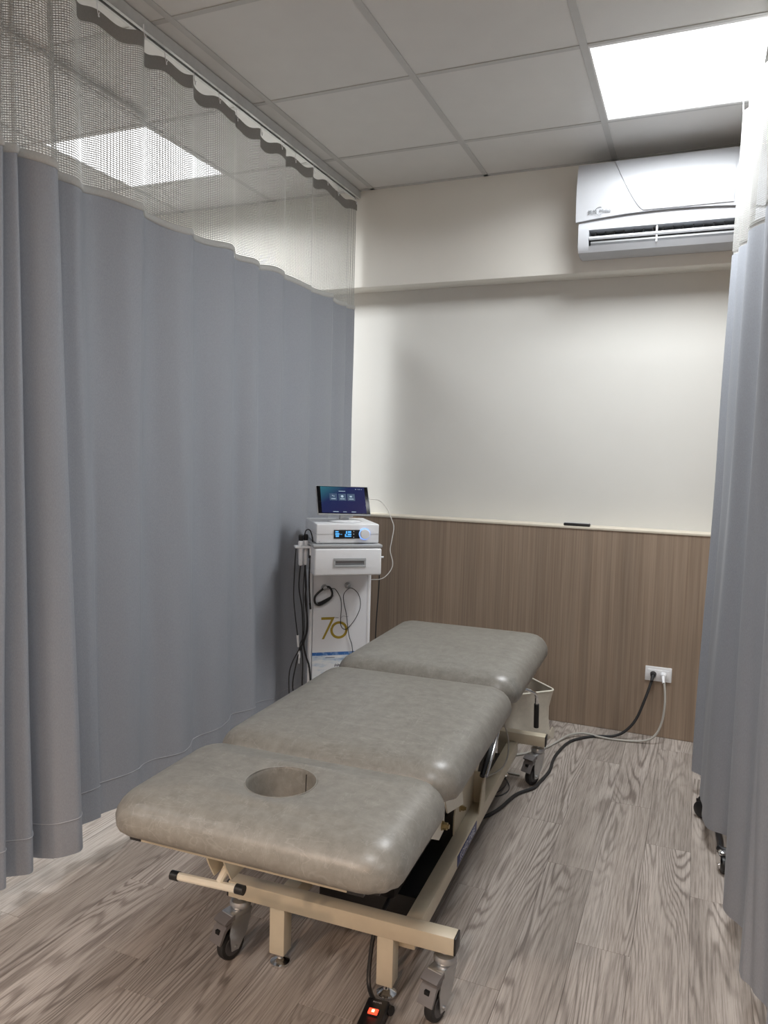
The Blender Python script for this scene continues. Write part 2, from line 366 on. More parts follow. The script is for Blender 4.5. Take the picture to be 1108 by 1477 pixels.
# ---- floor: planks 0.141 x 0.905
fl = MB().box(XL, XR, YF, YB, -0.08, -0.006).build('floor', 'subfloor', smooth=False); tag(fl, kind='structure')
PW, PL, EDGE0 = 0.1408, 0.905, 0.050
known = {0: 2.608, -1: 2.88, -2: 3.255, -3: 2.616, 1: 2.335, -9: 1.443, -10: 1.715, -12: 1.44, -13: 1.70, -4: 2.11, -5: 2.38, -6: 2.90, -7: 2.62, -8: 2.25, -11: 2.08}
gap = 0.0006
def plank_bm(x0, x1, y0, y1): return (x0+gap/2, x1-gap/2, y0+gap/2, y1-gap/2)
pm = {}
field = []; pid = 0
rg = random.Random(3)
for k in range(int((XL-EDGE0)/PW)-1, int((XR-EDGE0)/PW)+2):
    x1 = EDGE0+PW*k; x0 = x1-PW
    x0c, x1c = max(x0, XL), min(x1, XR)
    if x1c-x0c < 0.01: continue
    y = known.get(k, 1.2+rg.random()*PL)
    while y > YF: y -= PL
    while y < FACE-0.002:
        y0c, y1c = max(y, YF), min(y+PL, FACE-0.002)
        if y1c-y0c > 0.01:
            a = plank_bm(x0c, x1c, y0c, y1c)
            if x1 > -2.25 and x0 < 0.75 and y1c > 0.1:
                lx, ly = a[1]-a[0], a[3]-a[2]
                key = (round(lx, 4), round(ly, 4))
                if key not in pm:
                    ob = MB().box(-lx/2, lx/2, -ly/2, ly/2, -0.006, 0.0, bev=0.0004, seg=1).build('floor_plank', 'floor', fl, smooth=False)
                    pm[key] = ob.data
                else: ob = link('floor_plank', pm[key], fl)
                ob.location = ((a[0]+a[1])/2, (a[2]+a[3])/2, 0)
            else: field.append(a)
        y += PL
V = []; F = []; at = []
for i, a in enumerate(field):
    b = len(V)
    V += [(a[0], a[2], -0.006), (a[1], a[2], -0.006), (a[1], a[3], -0.006), (a[0], a[3], -0.006), (a[0], a[2], 0), (a[1], a[2], 0), (a[1], a[3], 0), (a[0], a[3], 0)]
    F += [(b+4, b+5, b+6, b+7), (b, b+1, b+5, b+4), (b+1, b+2, b+6, b+5), (b+2, b+3, b+7, b+6), (b+3, b, b+4, b+7)]
    at += [(i*0.618034) % 1.0]*8
fo = from_arrays('floor_plank_field', V, F, 'floor', fl, smooth=False); fo['kind'] = 'stuff'
ca = fo.data.attributes.new('plank', 'FLOAT', 'POINT'); ca.data.foreach_set('value', at)

# ---- walls
wb = MB().box(XL-0.1, XR+0.1, YB, YB+0.12, 0, H+0.1).build('wall_back', 'wall', smooth=False); tag(wb, kind='structure')
MB().box(XL, XR, BEAMY, YB+0.01, 2.152, H+0.05, bev=0.003).build('beam', 'beam', wb)
MB().box(XL, XR, FACE, YB+0.001, 0.0, 0.9525).build('wood_panel', 'laminate', wb, smooth=False)
MB().box(XL, XR, FACE-0.004, YB+0.001, 0.9525, 0.9640, bev=0.002).build('panel_ledge', 'ledge', wb)
for nm, a in (('wall_left', (XL-0.1, XL, YF, YB, 0, H+0.1)), ('wall_right', (XR, XR+0.1, YF, YB, 0, H+0.1)), ('wall_front', (XL-0.1, XR+0.1, YF-0.1, YF, 0, H+0.1))):
    tag(MB().box(*a).build(nm, 'wall', smooth=False), kind='structure')

# ---- suspended ceiling: tiles lie on a metal grid
ce = MB().box(XL-0.1, XR+0.1, YF-0.1, YB+0.1, H+0.06, H+0.12).build('ceiling', 'plenum', smooth=False); tag(ce, kind='structure')
LIGHTS = {(2, 1): 'main', (-2, 1): 'left', (-2, -3): 'x', (2, -3): 'x', (0, -6): 'x', (-3, -6): 'x', (5, 1): 'x', (5, -4): 'x'}  # x: unseen extra panels added to light the room
i0 = int(math.floor((XL-GX0)/G)); i1 = int(math.ceil((XR-GX0)/G)); j0 = int(math.floor((YF-GY0)/G)); j1 = int(math.ceil((BEAMY-GY0)/G))
tile_me = {}
for i in range(i0, i1):
    for j in range(j0, j1):
        xa, xb = max(GX0+G*i, XL), min(GX0+G*(i+1), XR); ya, yb = max(GY0+G*j, YF), min(GY0+G*(j+1), BEAMY)
        if xb-xa < 0.03 or yb-ya < 0.03 or (i, j) in LIGHTS: continue
        lx, ly = xb-xa-0.004, yb-ya-0.004; key = (round(lx, 3), round(ly, 3))
        if key not in tile_me:
            ob = MB().box(-lx/2, lx/2, -ly/2, ly/2, 0, 0.012, bev=0.001, seg=1).build('ceiling_tile', 'tile', ce, smooth=False); tile_me[key] = ob.data
        else: ob = link('ceiling_tile', tile_me[key], ce)
        ob.location = ((xa+xb)/2, (ya+yb)/2, H+0.0015)
bw = 0.0125
for i in range(i0+1, i1):
    x = GX0+G*i
    MB().box(x-bw, x+bw, YF, BEAMY, H-0.0015, H+0.0012, bev=0.0005, seg=1).box(x-0.001, x+0.001, YF, BEAMY, H+0.001, H+0.03).build('grid_runner', 'tbar', ce, smooth=False)
for j in range(j0+1, j1):
    y = GY0+G*j
    for i in range(i0, i1):
        xa, xb = max(GX0+G*i, XL), min(GX0+G*(i+1), XR)
        if xb-xa < 0.05: continue
        MB().box(xa+bw, xb-bw, y-bw*0.9, y+bw*0.9, H-0.0008, H+0.0012, bev=0.0004, seg=1).build('grid_cross_tee', 'tbar', ce, smooth=False)
MB().box(XL, XR, BEAMY-0.022, BEAMY, H-0.0015, H+0.0012).build('grid_edge_trim', 'tbar', ce, smooth=False)

# ---- light panels set into the grid, with unseen ones added to brighten the room
LB = {'main': 'square lit ceiling panel above the air conditioner', 'left': 'square lit ceiling panel seen through the left curtain net'}
nx = 0
ADDED_LAB = ['added unseen light panel over the left bay behind the camera', 'added unseen light panel over the bed bay behind the camera', 'added unseen light panel farthest behind the camera near middle', 'added unseen light panel farthest behind the camera at left', 'added unseen light panel over the right bay by the back wall', 'added unseen light panel over the right bay behind the camera']
for (i, j), kd in LIGHTS.items():
    x, y = GX0+G*(i+0.5), GY0+G*(j+0.5)
    t = empty('ceiling_light', (x, y, H))
    lab = LB.get(kd) or ADDED_LAB[nx]
    if kd == 'x': nx += 1
    tag(t, lab, 'ceiling light', 'square ceiling light panels')
    f = MB(); q = G/2-0.003; iw = q-0.014
    f.box(-q, q, -q, -iw, -0.001, 0.012).box(-q, q, iw, q, -0.001, 0.012).box(-q, -iw, -iw, iw, -0.001, 0.012).box(iw, q, -iw, iw, -0.001, 0.012).box(-q, q, -q, q, 0.012, 0.03)
    f.build('frame', 'lightframe', t, smooth=False)
    MB().box(-iw, iw, -iw, iw, 0.001, 0.006).build('diffuser', 'panel', t, smooth=False)
    la = bpy.data.lights.new('panel_beam', 'AREA'); la.shape = 'SQUARE'; la.size = 2*iw-0.01; la.energy = PANEL_POWER*{'left': 1.75, 'main': 1.15}.get(kd, 0.6); la.spread = math.radians(162); la.color = (0.96, 0.985, 1.0)
    lo = bpy.data.objects.new('panel_beam', la); COL.objects.link(lo); lo.parent = t; lo.location = (0, 0, -0.0005)

# ---- warm recessed downlights over the corridor behind the camera
for lab, (x, y) in {'warm recessed downlight in the ceiling behind the camera at left': (-1.55, -1.75), 'warm recessed downlight in the ceiling straight behind the camera': (0.05, -1.9)}.items():
    t = empty('downlight', (x, y, H)); tag(t, lab, 'ceiling light', 'warm recessed downlights')
    MB().lathe([(0.055, 0.0), (0.075, 0.0), (0.078, -0.003), (0.075, -0.007), (0.058, -0.006), (0.055, -0.001)], seg=32).build('bezel', 'lightframe', t)
    MB().lathe([(0.054, -0.003), (0.054, -0.001), (0.03, -0.0005)], seg=32).build('lens', 'warmlamp', t)
    ld = bpy.data.lights.new('downlight_beam', 'SPOT'); ld.energy = WARM_POWER; ld.color = (1.0, 0.70, 0.50); ld.spot_size = math.radians(140); ld.spot_blend = 0.6; ld.shadow_soft_size = 0.05
    lo = bpy.data.objects.new('downlight_beam', ld); COL.objects.link(lo); lo.parent = t; lo.location = (0, 0, -0.012)

# ================================================================== CURTAINS
def catmull2(P, k):
    return np.array([[v.x, v.y] for v in spline([(p[0], p[1], 0) for p in P], k)])
def resample(P, n):
    d = np.r_[0, np.cumsum(np.hypot(*np.diff(P, axis=0).T))]
    s = np.linspace(0, d[-1], n)
    return np.c_[np.interp(s, d, P[:, 0]), np.interp(s, d, P[:, 1])], d[-1]
def surf(top, bot, ztop, zbot, S_, Z_, flare=1.0):
    """point on the hanging cloth: S_ = index along the fold line, Z_ = height"""
    t = np.clip((ztop-Z_)/(ztop-zbot), 0, 1)[..., None]**flare
    n = len(top)-1; i = np.clip(S_*n, 0, n-1e-6); k = i.astype(int); fr = (i-k)[..., None]
    T = top[k]*(1-fr)+top[k+1]*fr; Bq = bot[k]*(1-fr)+bot[k+1]*fr
    xy = T*(1-t)+Bq*t
    return np.concatenate([xy, Z_[..., None]], -1)
def grid_mesh(name, Pts, m, parent, keep=None, smooth=True):
    nr, nc = Pts.shape[:2]
    idx = np.arange(nr*nc).reshape(nr, nc)
    q = np.stack([idx[:-1, :-1], idx[:-1, 1:], idx[1:, 1:], idx[1:, :-1]], -1)
    q = q[keep] if keep is not None else q.reshape(-1, 4)
    me = bpy.data.meshes.new(name)
    me.vertices.add(nr*nc); me.vertices.foreach_set('co', Pts.reshape(-1).astype(np.float32))
    me.loops.add(q.size); me.loops.foreach_set('vertex_index', q.reshape(-1).astype(np.int32))
    me.polygons.add(len(q)); me.polygons.foreach_set('loop_start', np.arange(0, q.size, 4, dtype=np.int32))
    me.update(calc_edges=True); me.validate()
    me.polygons.foreach_set('use_smooth', [smooth]*len(me.polygons))
    me.materials.append(MT[m])
    return link(name, me, parent)

def curtain(root, top, bot, ztop, znet, zbot, side, net, tape, tape_dip, pitch=0.0090, fill=0.26, vpitch=0.0066, vfill=0.44, hem_t=0.0):
    """heading tape, open net, binding, cloth, hem stitch; side = direction that faces the bed bay"""
    N_ = 700
    d = np.hypot(*np.diff(top, axis=0).T).sum(); 
    L = max(d, np.hypot(*np.diff(bot, axis=0).T).sum())
    ss = np.linspace(0, 1, N_)
    tape_h = 0.045
    def dip(s): return tape_dip(s)
    # cloth
    rows = np.r_[np.linspace(0, 0.12, 6), np.linspace(0.16, 1, 30)]
    Sg, Rg = np.meshgrid(ss, rows)
    wob = 0.006*np.sin(Sg*37.0)+0.004*np.sin(Sg*91.0+1.0)
    zt = znet+wob; zb = zbot+0.010*np.sin(Sg*23.0)+hem_t*Sg
    Zg = zt*(1-Rg)+zb*Rg
    P = surf(top, bot, ztop, zbot, Sg, Zg)
    # soft creases in the cloth so that it is not mathematically straight
    amp = 0.0035*np.clip((znet-Zg)/1.0, 0, 1)
    P[..., 0] += amp*np.sin(Sg*150+3*np.sin(Zg*2.1+Sg*9))*0.6+amp*np.sin(Zg*5.0+Sg*60)*0.5
    grid_mesh('cloth_panel', P, 'fabric', root)
    # hem stitch line
    zs = zb[0]+0.105
    c = surf(top, bot, ztop, zbot, ss, zs); c[:, 0] += amp[-3]*np.sin(ss*150+3*np.sin(zs*2.1+ss*9))*0.6+amp[-3]*np.sin(zs*5.0+ss*60)*0.5
    tang = np.gradient(c[:, :2], axis=0); nrm = np.c_[tang[:, 1], -tang[:, 0]]; nrm /= np.linalg.norm(nrm, axis=1)[:, None]+1e-9
    nrm *= side
    ring = []
    for dx, dz in ((0.0004, -0.0012), (0.0022, 0.0), (0.0004, 0.0012)):
        q = c.copy(); q[:, :2] += nrm*dx; q[:, 2] += dz; ring.append(q)
    grid_mesh('hem_stitch', np.stack(ring), 'stitch', root)
    # binding where net meets cloth (a folded strip with thickness)
    zt1 = (znet+0.006*np.sin(ss*37.0)+0.004*np.sin(ss*91.0+1.0))
    ring = []
    for dz, off in ((-0.004, 0.0008), (-0.003, 0.0035), (0.004, 0.0045), (0.014, 0.0035), (0.019, 0.001)):
        q = surf(top, bot, ztop, zbot, ss, zt1+dz); tg = np.gradient(q[:, :2], axis=0); nn = np.c_[tg[:, 1], -tg[:, 0]]*side; nn /= np.linalg.norm(nn, axis=1)[:, None]+1e-9
        q[:, :2] += nn*off; ring.append(q)
    grid_mesh('net_binding', np.stack(ring), 'binding', root)
    # heading tape
    ring = []
    for f_ in np.linspace(0, 1, 4):
        z = ztop-dip(ss)-tape_h*f_; q = surf(top, bot, ztop, zbot, ss, z); ring.append(q)
    grid_mesh('heading_tape', np.stack(ring), tape, root)
    # net: real open lattice of strands
    nc = int(L/pitch); nr = int((ztop-tape_h-znet)/vpitch)
    u = np.sort(np.r_[np.arange(nc)/nc, (np.arange(nc)+fill)/nc]); v = np.sort(np.r_[np.arange(nr)/nr, (np.arange(nr)+vfill)/nr, 1.0])
    Sg, Vg = np.meshgrid(u, v)
    za = znet+0.012+0.006*np.sin(Sg*37.0)+0.004*np.sin(Sg*91.0+1.0); zb_ = ztop-dip(Sg)-tape_h+0.002
    P = surf(top, bot, ztop, zbot, Sg, za*(1-Vg)+zb_*Vg)
    kr = (np.arange(len(v)-1) % 2 == 0); kc = (np.arange(len(u)-1) % 2 == 0)
    keep = kr[:, None] | kc[None, :]
    g = grid_mesh('open_net', P, net, root, keep=keep, smooth=True)
    return g

def hooks(root, pts, ztrack):
    for (x, y, z) in pts:
        h_ = MB().tube([(x, y, ztrack), (x, y+0.001, z+0.012), (x+0.004, y+0.002, z-0.010), (x+0.009, y+0.002, z-0.004)], 0.0013, seg=6, smooth=3)
        h_.build('curtain_hook', 'white', root)
        MB().lathe([(0.0, -0.0005), (0.0035, 0.0), (0.0035, 0.001), (0.0, 0.0022)], p=(x+0.005, y+0.002, z-0.014), axis='X', seg=10).build('hook_button', 'white', root)

# left curtain --------------------------------------------------------
XC = -1.70
cl = empty('privacy_curtain', (XC, 2.3, 0)); cl.location = (0, 0, 0)
tag(cl, 'grey curtain with open net top hanging along left side of the bed', 'curtain', 'grey privacy curtains')
# (top plan, bottom plan) pairs from the near end to the wall end
fold_pairs = [((-1.70, 0.80), (-1.72, 0.84)), ((-1.665, 0.88), (-1.67, 0.92)), ((-1.72, 0.90), (-1.745, 0.94)), ((-1.665, 1.00), (-1.67, 1.03)), ((-1.72, 1.02), (-1.745, 1.05)), ((-1.665, 1.12), (-1.67, 1.14)), ((-1.72, 1.14), (-1.745, 1.16)), ((-1.665, 1.24), (-1.67, 1.25)), ((-1.70, 1.265), (-1.71, 1.275)), ((-1.72, 1.30), (-1.745, 1.30)), ((-1.72, 1.36), (-1.745, 1.34)), ((-1.69, 1.40), (-1.70, 1.385)),
    ((-1.662, 1.44), (-1.672, 1.42)), ((-1.68, 1.452), (-1.70, 1.445)), ((-1.71, 1.457), (-1.745, 1.452)), ((-1.687, 1.468), (-1.71, 1.483)), ((-1.674, 1.484), (-1.68, 1.515)), ((-1.69, 1.497), (-1.705, 1.545)), ((-1.715, 1.505), (-1.758, 1.575)), ((-1.70, 1.52), (-1.722, 1.586)), ((-1.672, 1.542), (-1.68, 1.603)), ((-1.653, 1.572), (-1.652, 1.635)), ((-1.664, 1.597), (-1.638, 1.662)), ((-1.70, 1.615), (-1.66, 1.69)),
    ((-1.722, 1.64), (-1.735, 1.715)), ((-1.700, 1.662), (-1.748, 1.745)), ((-1.683, 1.69), (-1.735, 1.775)), ((-1.692, 1.715), (-1.722, 1.80)), ((-1.727, 1.755), (-1.716, 1.825))]
near_top = [p[0] for p in fold_pairs]; near_bot = [p[1] for p in fold_pairs]
far_top = []; far_bot = []
brk = [1.79, 2.035, 2.30, 2.565, 2.745, 2.95, 3.20, 3.44, 3.60]
for k, (ya, yb) in enumerate(zip(brk[:-1], brk[1:])):
    d = yb-ya; am = (0.050, 0.040, 0.036, 0.026, 0.030, 0.034, 0.026, 0.018)[k]; ab = (0.034, 0.050, 0.030, 0.040, 0.024, 0.036, 0.030, 0.020)[k]
    for f, gq in ((0.04, 0.0), (0.20, 0.12), (0.38, 0.42), (0.55, 0.74), (0.70, 0.97), (0.80, 1.0), (0.92, 0.48)):
        far_top.append((XC-0.030+am*gq, ya+d*f)); far_bot.append((XC-0.026+ab*(0.5-0.5*math.cos(2*math.pi*(f-0.1)))+0.010*math.sin(ya*3.0), max(ya+d*f+0.03*math.sin(ya*4.0)*min(1, (3.5-ya))*0.5, 1.835)))
far_top.append((XC+0.005, 3.632)); far_bot.append((XC+0.0, 3.632))
KS = 12
topP = catmull2(near_top+far_top, KS); botP = catmull2(near_bot+far_bot, KS)
tY = topP[:, 1]
def dipL(s):
    y = np.interp(s, np.linspace(0, 1, len(tY)), tY)
    return 0.010*(1-np.cos(2*np.pi*(y-1.83)/0.148))*0.9
curtain(cl, topP, botP, 2.588, 2.045, 0.085, +1, 'net', 'tape', dipL)
hp = []
for k in range(-6, 12):
    y = 1.83+0.1488*k
    i = int(np.argmin(abs(topP[:, 1]-y))); hp.append((topP[i, 0]+0.002, y, 2.582))
hp.append((XC+0.004, 3.615, 2.582))
hooks(cl, hp, 2.612)
tr = MB(); xa = XC-0.004
tr.box(xa-0.016, xa+0.018, 0.4, BEAMY-0.004, 2.630, H-0.0016, bev=0.001).box(xa-0.016, xa-0.012, 0.4, BEAMY-0.004, 2.606, 2.631).box(xa+0.014, xa+0.018, 0.4, BEAMY-0.004, 2.606, 2.631).box(xa-0.016, xa-0.005, 0.4, BEAMY-0.004, 2.604, 2.6065).box(xa+0.007, xa+0.018, 0.4, BEAMY-0.004, 2.604, 2.6065)
tag(tr.build('curtain_track', 'alu', smooth=False), 'aluminium curtain track on the ceiling above the left curtain', 'curtain track', 'ceiling curtain tracks')

# right curtain -------------------------------------------------------
pairs = [((.130, 3.16), (.10, 3.16)), ((.088, 3.11), (.046, 3.11)), ((.135, 3.05), (.088, 3.055)), ((.102, 2.98), (.076, 2.99)), ((.150, 2.90), (.081, 2.85)), ((.123, 2.80), (.090, 2.67)), ((.165, 2.70), (.160, 2.60)), ((.140, 2.60), (.190, 2.47)), ((.178, 2.50), (.168, 2.33)), ((.150, 2.40), (.128, 2.21)),
         ((.185, 2.30), (.180, 2.11)), ((.160, 2.20), (.205, 2.02)), ((.192, 2.10), (.158, 1.90)), ((.165, 2.00), (.178, 1.85)), ((.205, 1.90), (.220, 1.77)), ((.172, 1.80), (.190, 1.62)), ((.210, 1.70), (.245, 1.50)), ((.180, 1.55), (.205, 1.35)), ((.215, 1.42), (.255, 1.22)), ((.190, 1.30), (.215, 1.08)), ((.22, 1.15), (.26, .95))]
cr = empty('privacy_curtain'); tag(cr, 'grey curtain with pale net top at the right edge, hiding a wheeled trolley', 'curtain', 'grey privacy curtains')
tR = catmull2([p[0] for p in pairs], 16); bR = catmull2([p[1] for p in pairs], 16)
def dipR(s): return 0.006*(1-np.cos(s*60))
curtain(cr, tR, bR, 2.572, 2.045, 0.075, -1, 'net', 'tape', dipR)
hooks(cr, [(tR[i, 0], tR[i, 1], 2.56) for i in range(16, len(tR), 32)], 2.612)
xa = 0.152; tr = MB()
tr.box(xa-0.016, xa+0.018, 0.4, BEAMY-0.24, 2.630, H-0.0016, bev=0.001).box(xa-0.016, xa-0.012, 0.4, BEAMY-0.24, 2.606, 2.631).box(xa+0.014, xa+0.018, 0.4, BEAMY-0.24, 2.606, 2.631).box(xa-0.016, xa-0.005, 0.4, BEAMY-0.24, 2.604, 2.6065).box(xa+0.007, xa+0.018, 0.4, BEAMY-0.24, 2.604, 2.6065)
tag(tr.build('curtain_track', 'alu', smooth=False), 'aluminium curtain track on the ceiling above the right curtain', 'curtain track', 'ceiling curtain tracks')
# track of the neighbouring bay, seen through the net
tr = MB().tube([(-2.15, 1.2, 2.632), (-2.155, 1.9, 2.632), (-2.155, 2.25, 2.632), (-2.15, 2.45, 2.632), (-2.165, 2.54, 2.632), (-2.20, 2.59, 2.632)], 0.009, seg=8)
tag(tr.build('curtain_track', 'tbar'), 'curtain track of the next bay seen through the left net', 'curtain track', 'ceiling curtain tracks')

# ================================================================== AIR CONDITIONER
ac = empty('air_conditioner', (0, BEAMY, 2.19)); tag(ac, 'white wall-mounted split air conditioner high on the beam', 'air conditioner')
ac.location = (0, 0, 0)
AX0, AX1 = -0.553, 0.215
yb_ = BEAMY
body = [(yb_, 2.590), (3.560, 2.590), (3.505, 2.578), (3.492, 2.330), (3.487, 2.308), (3.487, 2.296)]
low = [(3.494, 2.228), (3.512, 2.205), (3.560, 2.196), (yb_, 2.205)]
# end cheeks and shell around the outlet
b_ = MB(); full = body+low
b_.prism(full, 'X', AX0+0.012, AX0+0.058); b_.prism(full, 'X', AX1-0.058, AX1-0.012)
b_.prism(body+[(3.60, 2.294), (yb_, 2.25)], 'X', AX0+0.058, AX1-0.058)
b_.prism([(3.494, 2.229), (3.512, 2.205), (3.560, 2.196), (yb_, 2.205), (yb_, 2.232), (3.60, 2.224)], 'X', AX0+0.058, AX1-0.058)
b_.build('casing', 'acwhite', ac)
MB().box(AX0+0.058, AX1-0.058, 3.595, 3.60, 2.222, 2.296).build('outlet_back', 'dark', ac, smooth=False)
MB().prism([(3.490, 2.268), (3.487, 2.260), (3.492, 2.253), (3.54, 2.262), (3.54, 2.270)], 'X', AX0+0.06, AX1-0.06).build('upper_vane', 'acwhite', ac)
MB().prism([(3.500, 2.250), (3.497, 2.240), (3.503, 2.232), (3.56, 2.236), (3.56, 2.246)], 'X', AX0+0.066, AX1-0.066).build('lower_vane', 'acgrey', ac)
for k in range(16):
    x = AX0+0.085+k*0.040
    MB().prism([(3.505, 2.268), (3.501, 2.288), (3.54, 2.292), (3.56, 2.268)], 'X', x, x+0.0025).build('louver_blade', 'black', ac, smooth=False)
MB().box(-0.214, -0.208, 3.492, 3.53, 2.226, 2.294).build('outlet_divider', 'white', ac)
# front panel: bowed, lower edge arched
def acpanel(x0, x1, nx, zfun, yoff, thick, name, m, nz=14, xfun=None):
    V = []; F = []
    for side_ in (0, 1):
        for iz in range(nz+1):
            for ix in range(nx+1):
                f = ix/nx; gz = iz/nz
                x = x0+(x1-x0)*f if xfun is None else xfun(f, gz)
                zb0 = zfun(x); z = zb0+(2.5835-zb0)*gz
                g = (z-2.33)/(2.5835-2.33)
                yv = 3.480-0.010*math.sin(math.pi*min(max(g, 0), 1))+0.022*max(0, g-0.55)**2/0.2
                V.append((x, yv-yoff+(thick if side_ else 0), z))
    n1 = (nx+1)*(nz+1)
    for iz in range(nz):
        for ix in range(nx):
            a = iz*(nx+1)+ix; F.append((a, a+1, a+nx+2, a+nx+1)); F.append((n1+a, n1+a+nx+1, n1+a+nx+2, n1+a+1))
    rim = [ix for ix in range(nx+1)]+[iz*(nx+1)+nx for iz in range(1, nz+1)]+[nz*(nx+1)+ix for ix in range(nx-1, -1, -1)]+[iz*(nx+1) for iz in range(nz-1, 0, -1)]
    for p, q in zip(rim, rim[1:]+rim[:1]): F.append((p, n1+p, n1+q, q))
    o = from_arrays(name, V, F, m, ac, smooth=True); o.data.set_sharp_from_angle(angle=math.radians(40)); return o
xm = (AX0+AX1)/2; hw = (AX1-AX0)/2
zarch = lambda x: 2.331+0.023*(1-((x-xm)/hw)**2)
acpanel(AX0, AX1, 40, zarch, 0.0, 0.014, 'front_panel', 'acwhite')
def inl(f, g):
    xl = -0.270-0.128*g**0.75-0.0*g
    return xl+(0.083-xl)*f
acpanel(0, 0, 30, lambda x: 2.357+0.0005, 0.0045, 0.006, 'panel_inlay', 'acwhite', xfun=inl)
text('brand_lettering', '\u7f8e\u7684', 0.020, 'inkgrey', ac, Matrix.Translation((-0.482, 3.4715, 2.366)) @ UPR)
text('brand_lettering', 'Midea', 0.020, 'inkgrey', ac, Matrix.Translation((-0.428, 3.4715, 2.368)) @ UPR)
MB().tube([(-0.452+0.017*math.cos(a), 3.4708, 2.369+0.017*math.sin(a)) for a in [math.radians(60+15*i) for i in range(17)]], 0.0009, seg=6, smooth=1).build('brand_arc', 'inkgrey', ac)

# ================================================================== WALL ITEMS
ol = empty('wall_outlet', (-0.113, FACE, 0.298)); tag(ol, 'white double wall socket plate on the brown panel', 'socket')
MB().box(-0.058, 0.058, -0.006, 0.0, -0.034, 0.034, bev=0.002).build('plate', 'white', ol)
MB().box(-0.046, 0.046, -0.008, -0.005, -0.021, 0.021, bev=0.0015).build('socket_insert', 'white', ol)
for sx_ in (-0.022, 0.022):
    MB().box(sx_-0.006, sx_-0.004, -0.0086, -0.0079, -0.006, 0.006).box(sx_+0.004, sx_+0.006, -0.0086, -0.0079, -0.006, 0.006).build('slot', 'dark', ol, smooth=False)
lb = empty('marker_bar', (-0.517, 3.69, 0.964)); tag(lb, 'small black bar lying on the cream ledge of the brown panel', 'bar')
MB().box(-0.062, 0.062, -0.016, 0.016, 0, 0.014, bev=0.004).build('body', 'black', lb)
MB().box(-0.056, 0.056, -0.010, 0.010, 0.0135, 0.0155, bev=0.001).build('grey_top', 'greymid', lb)

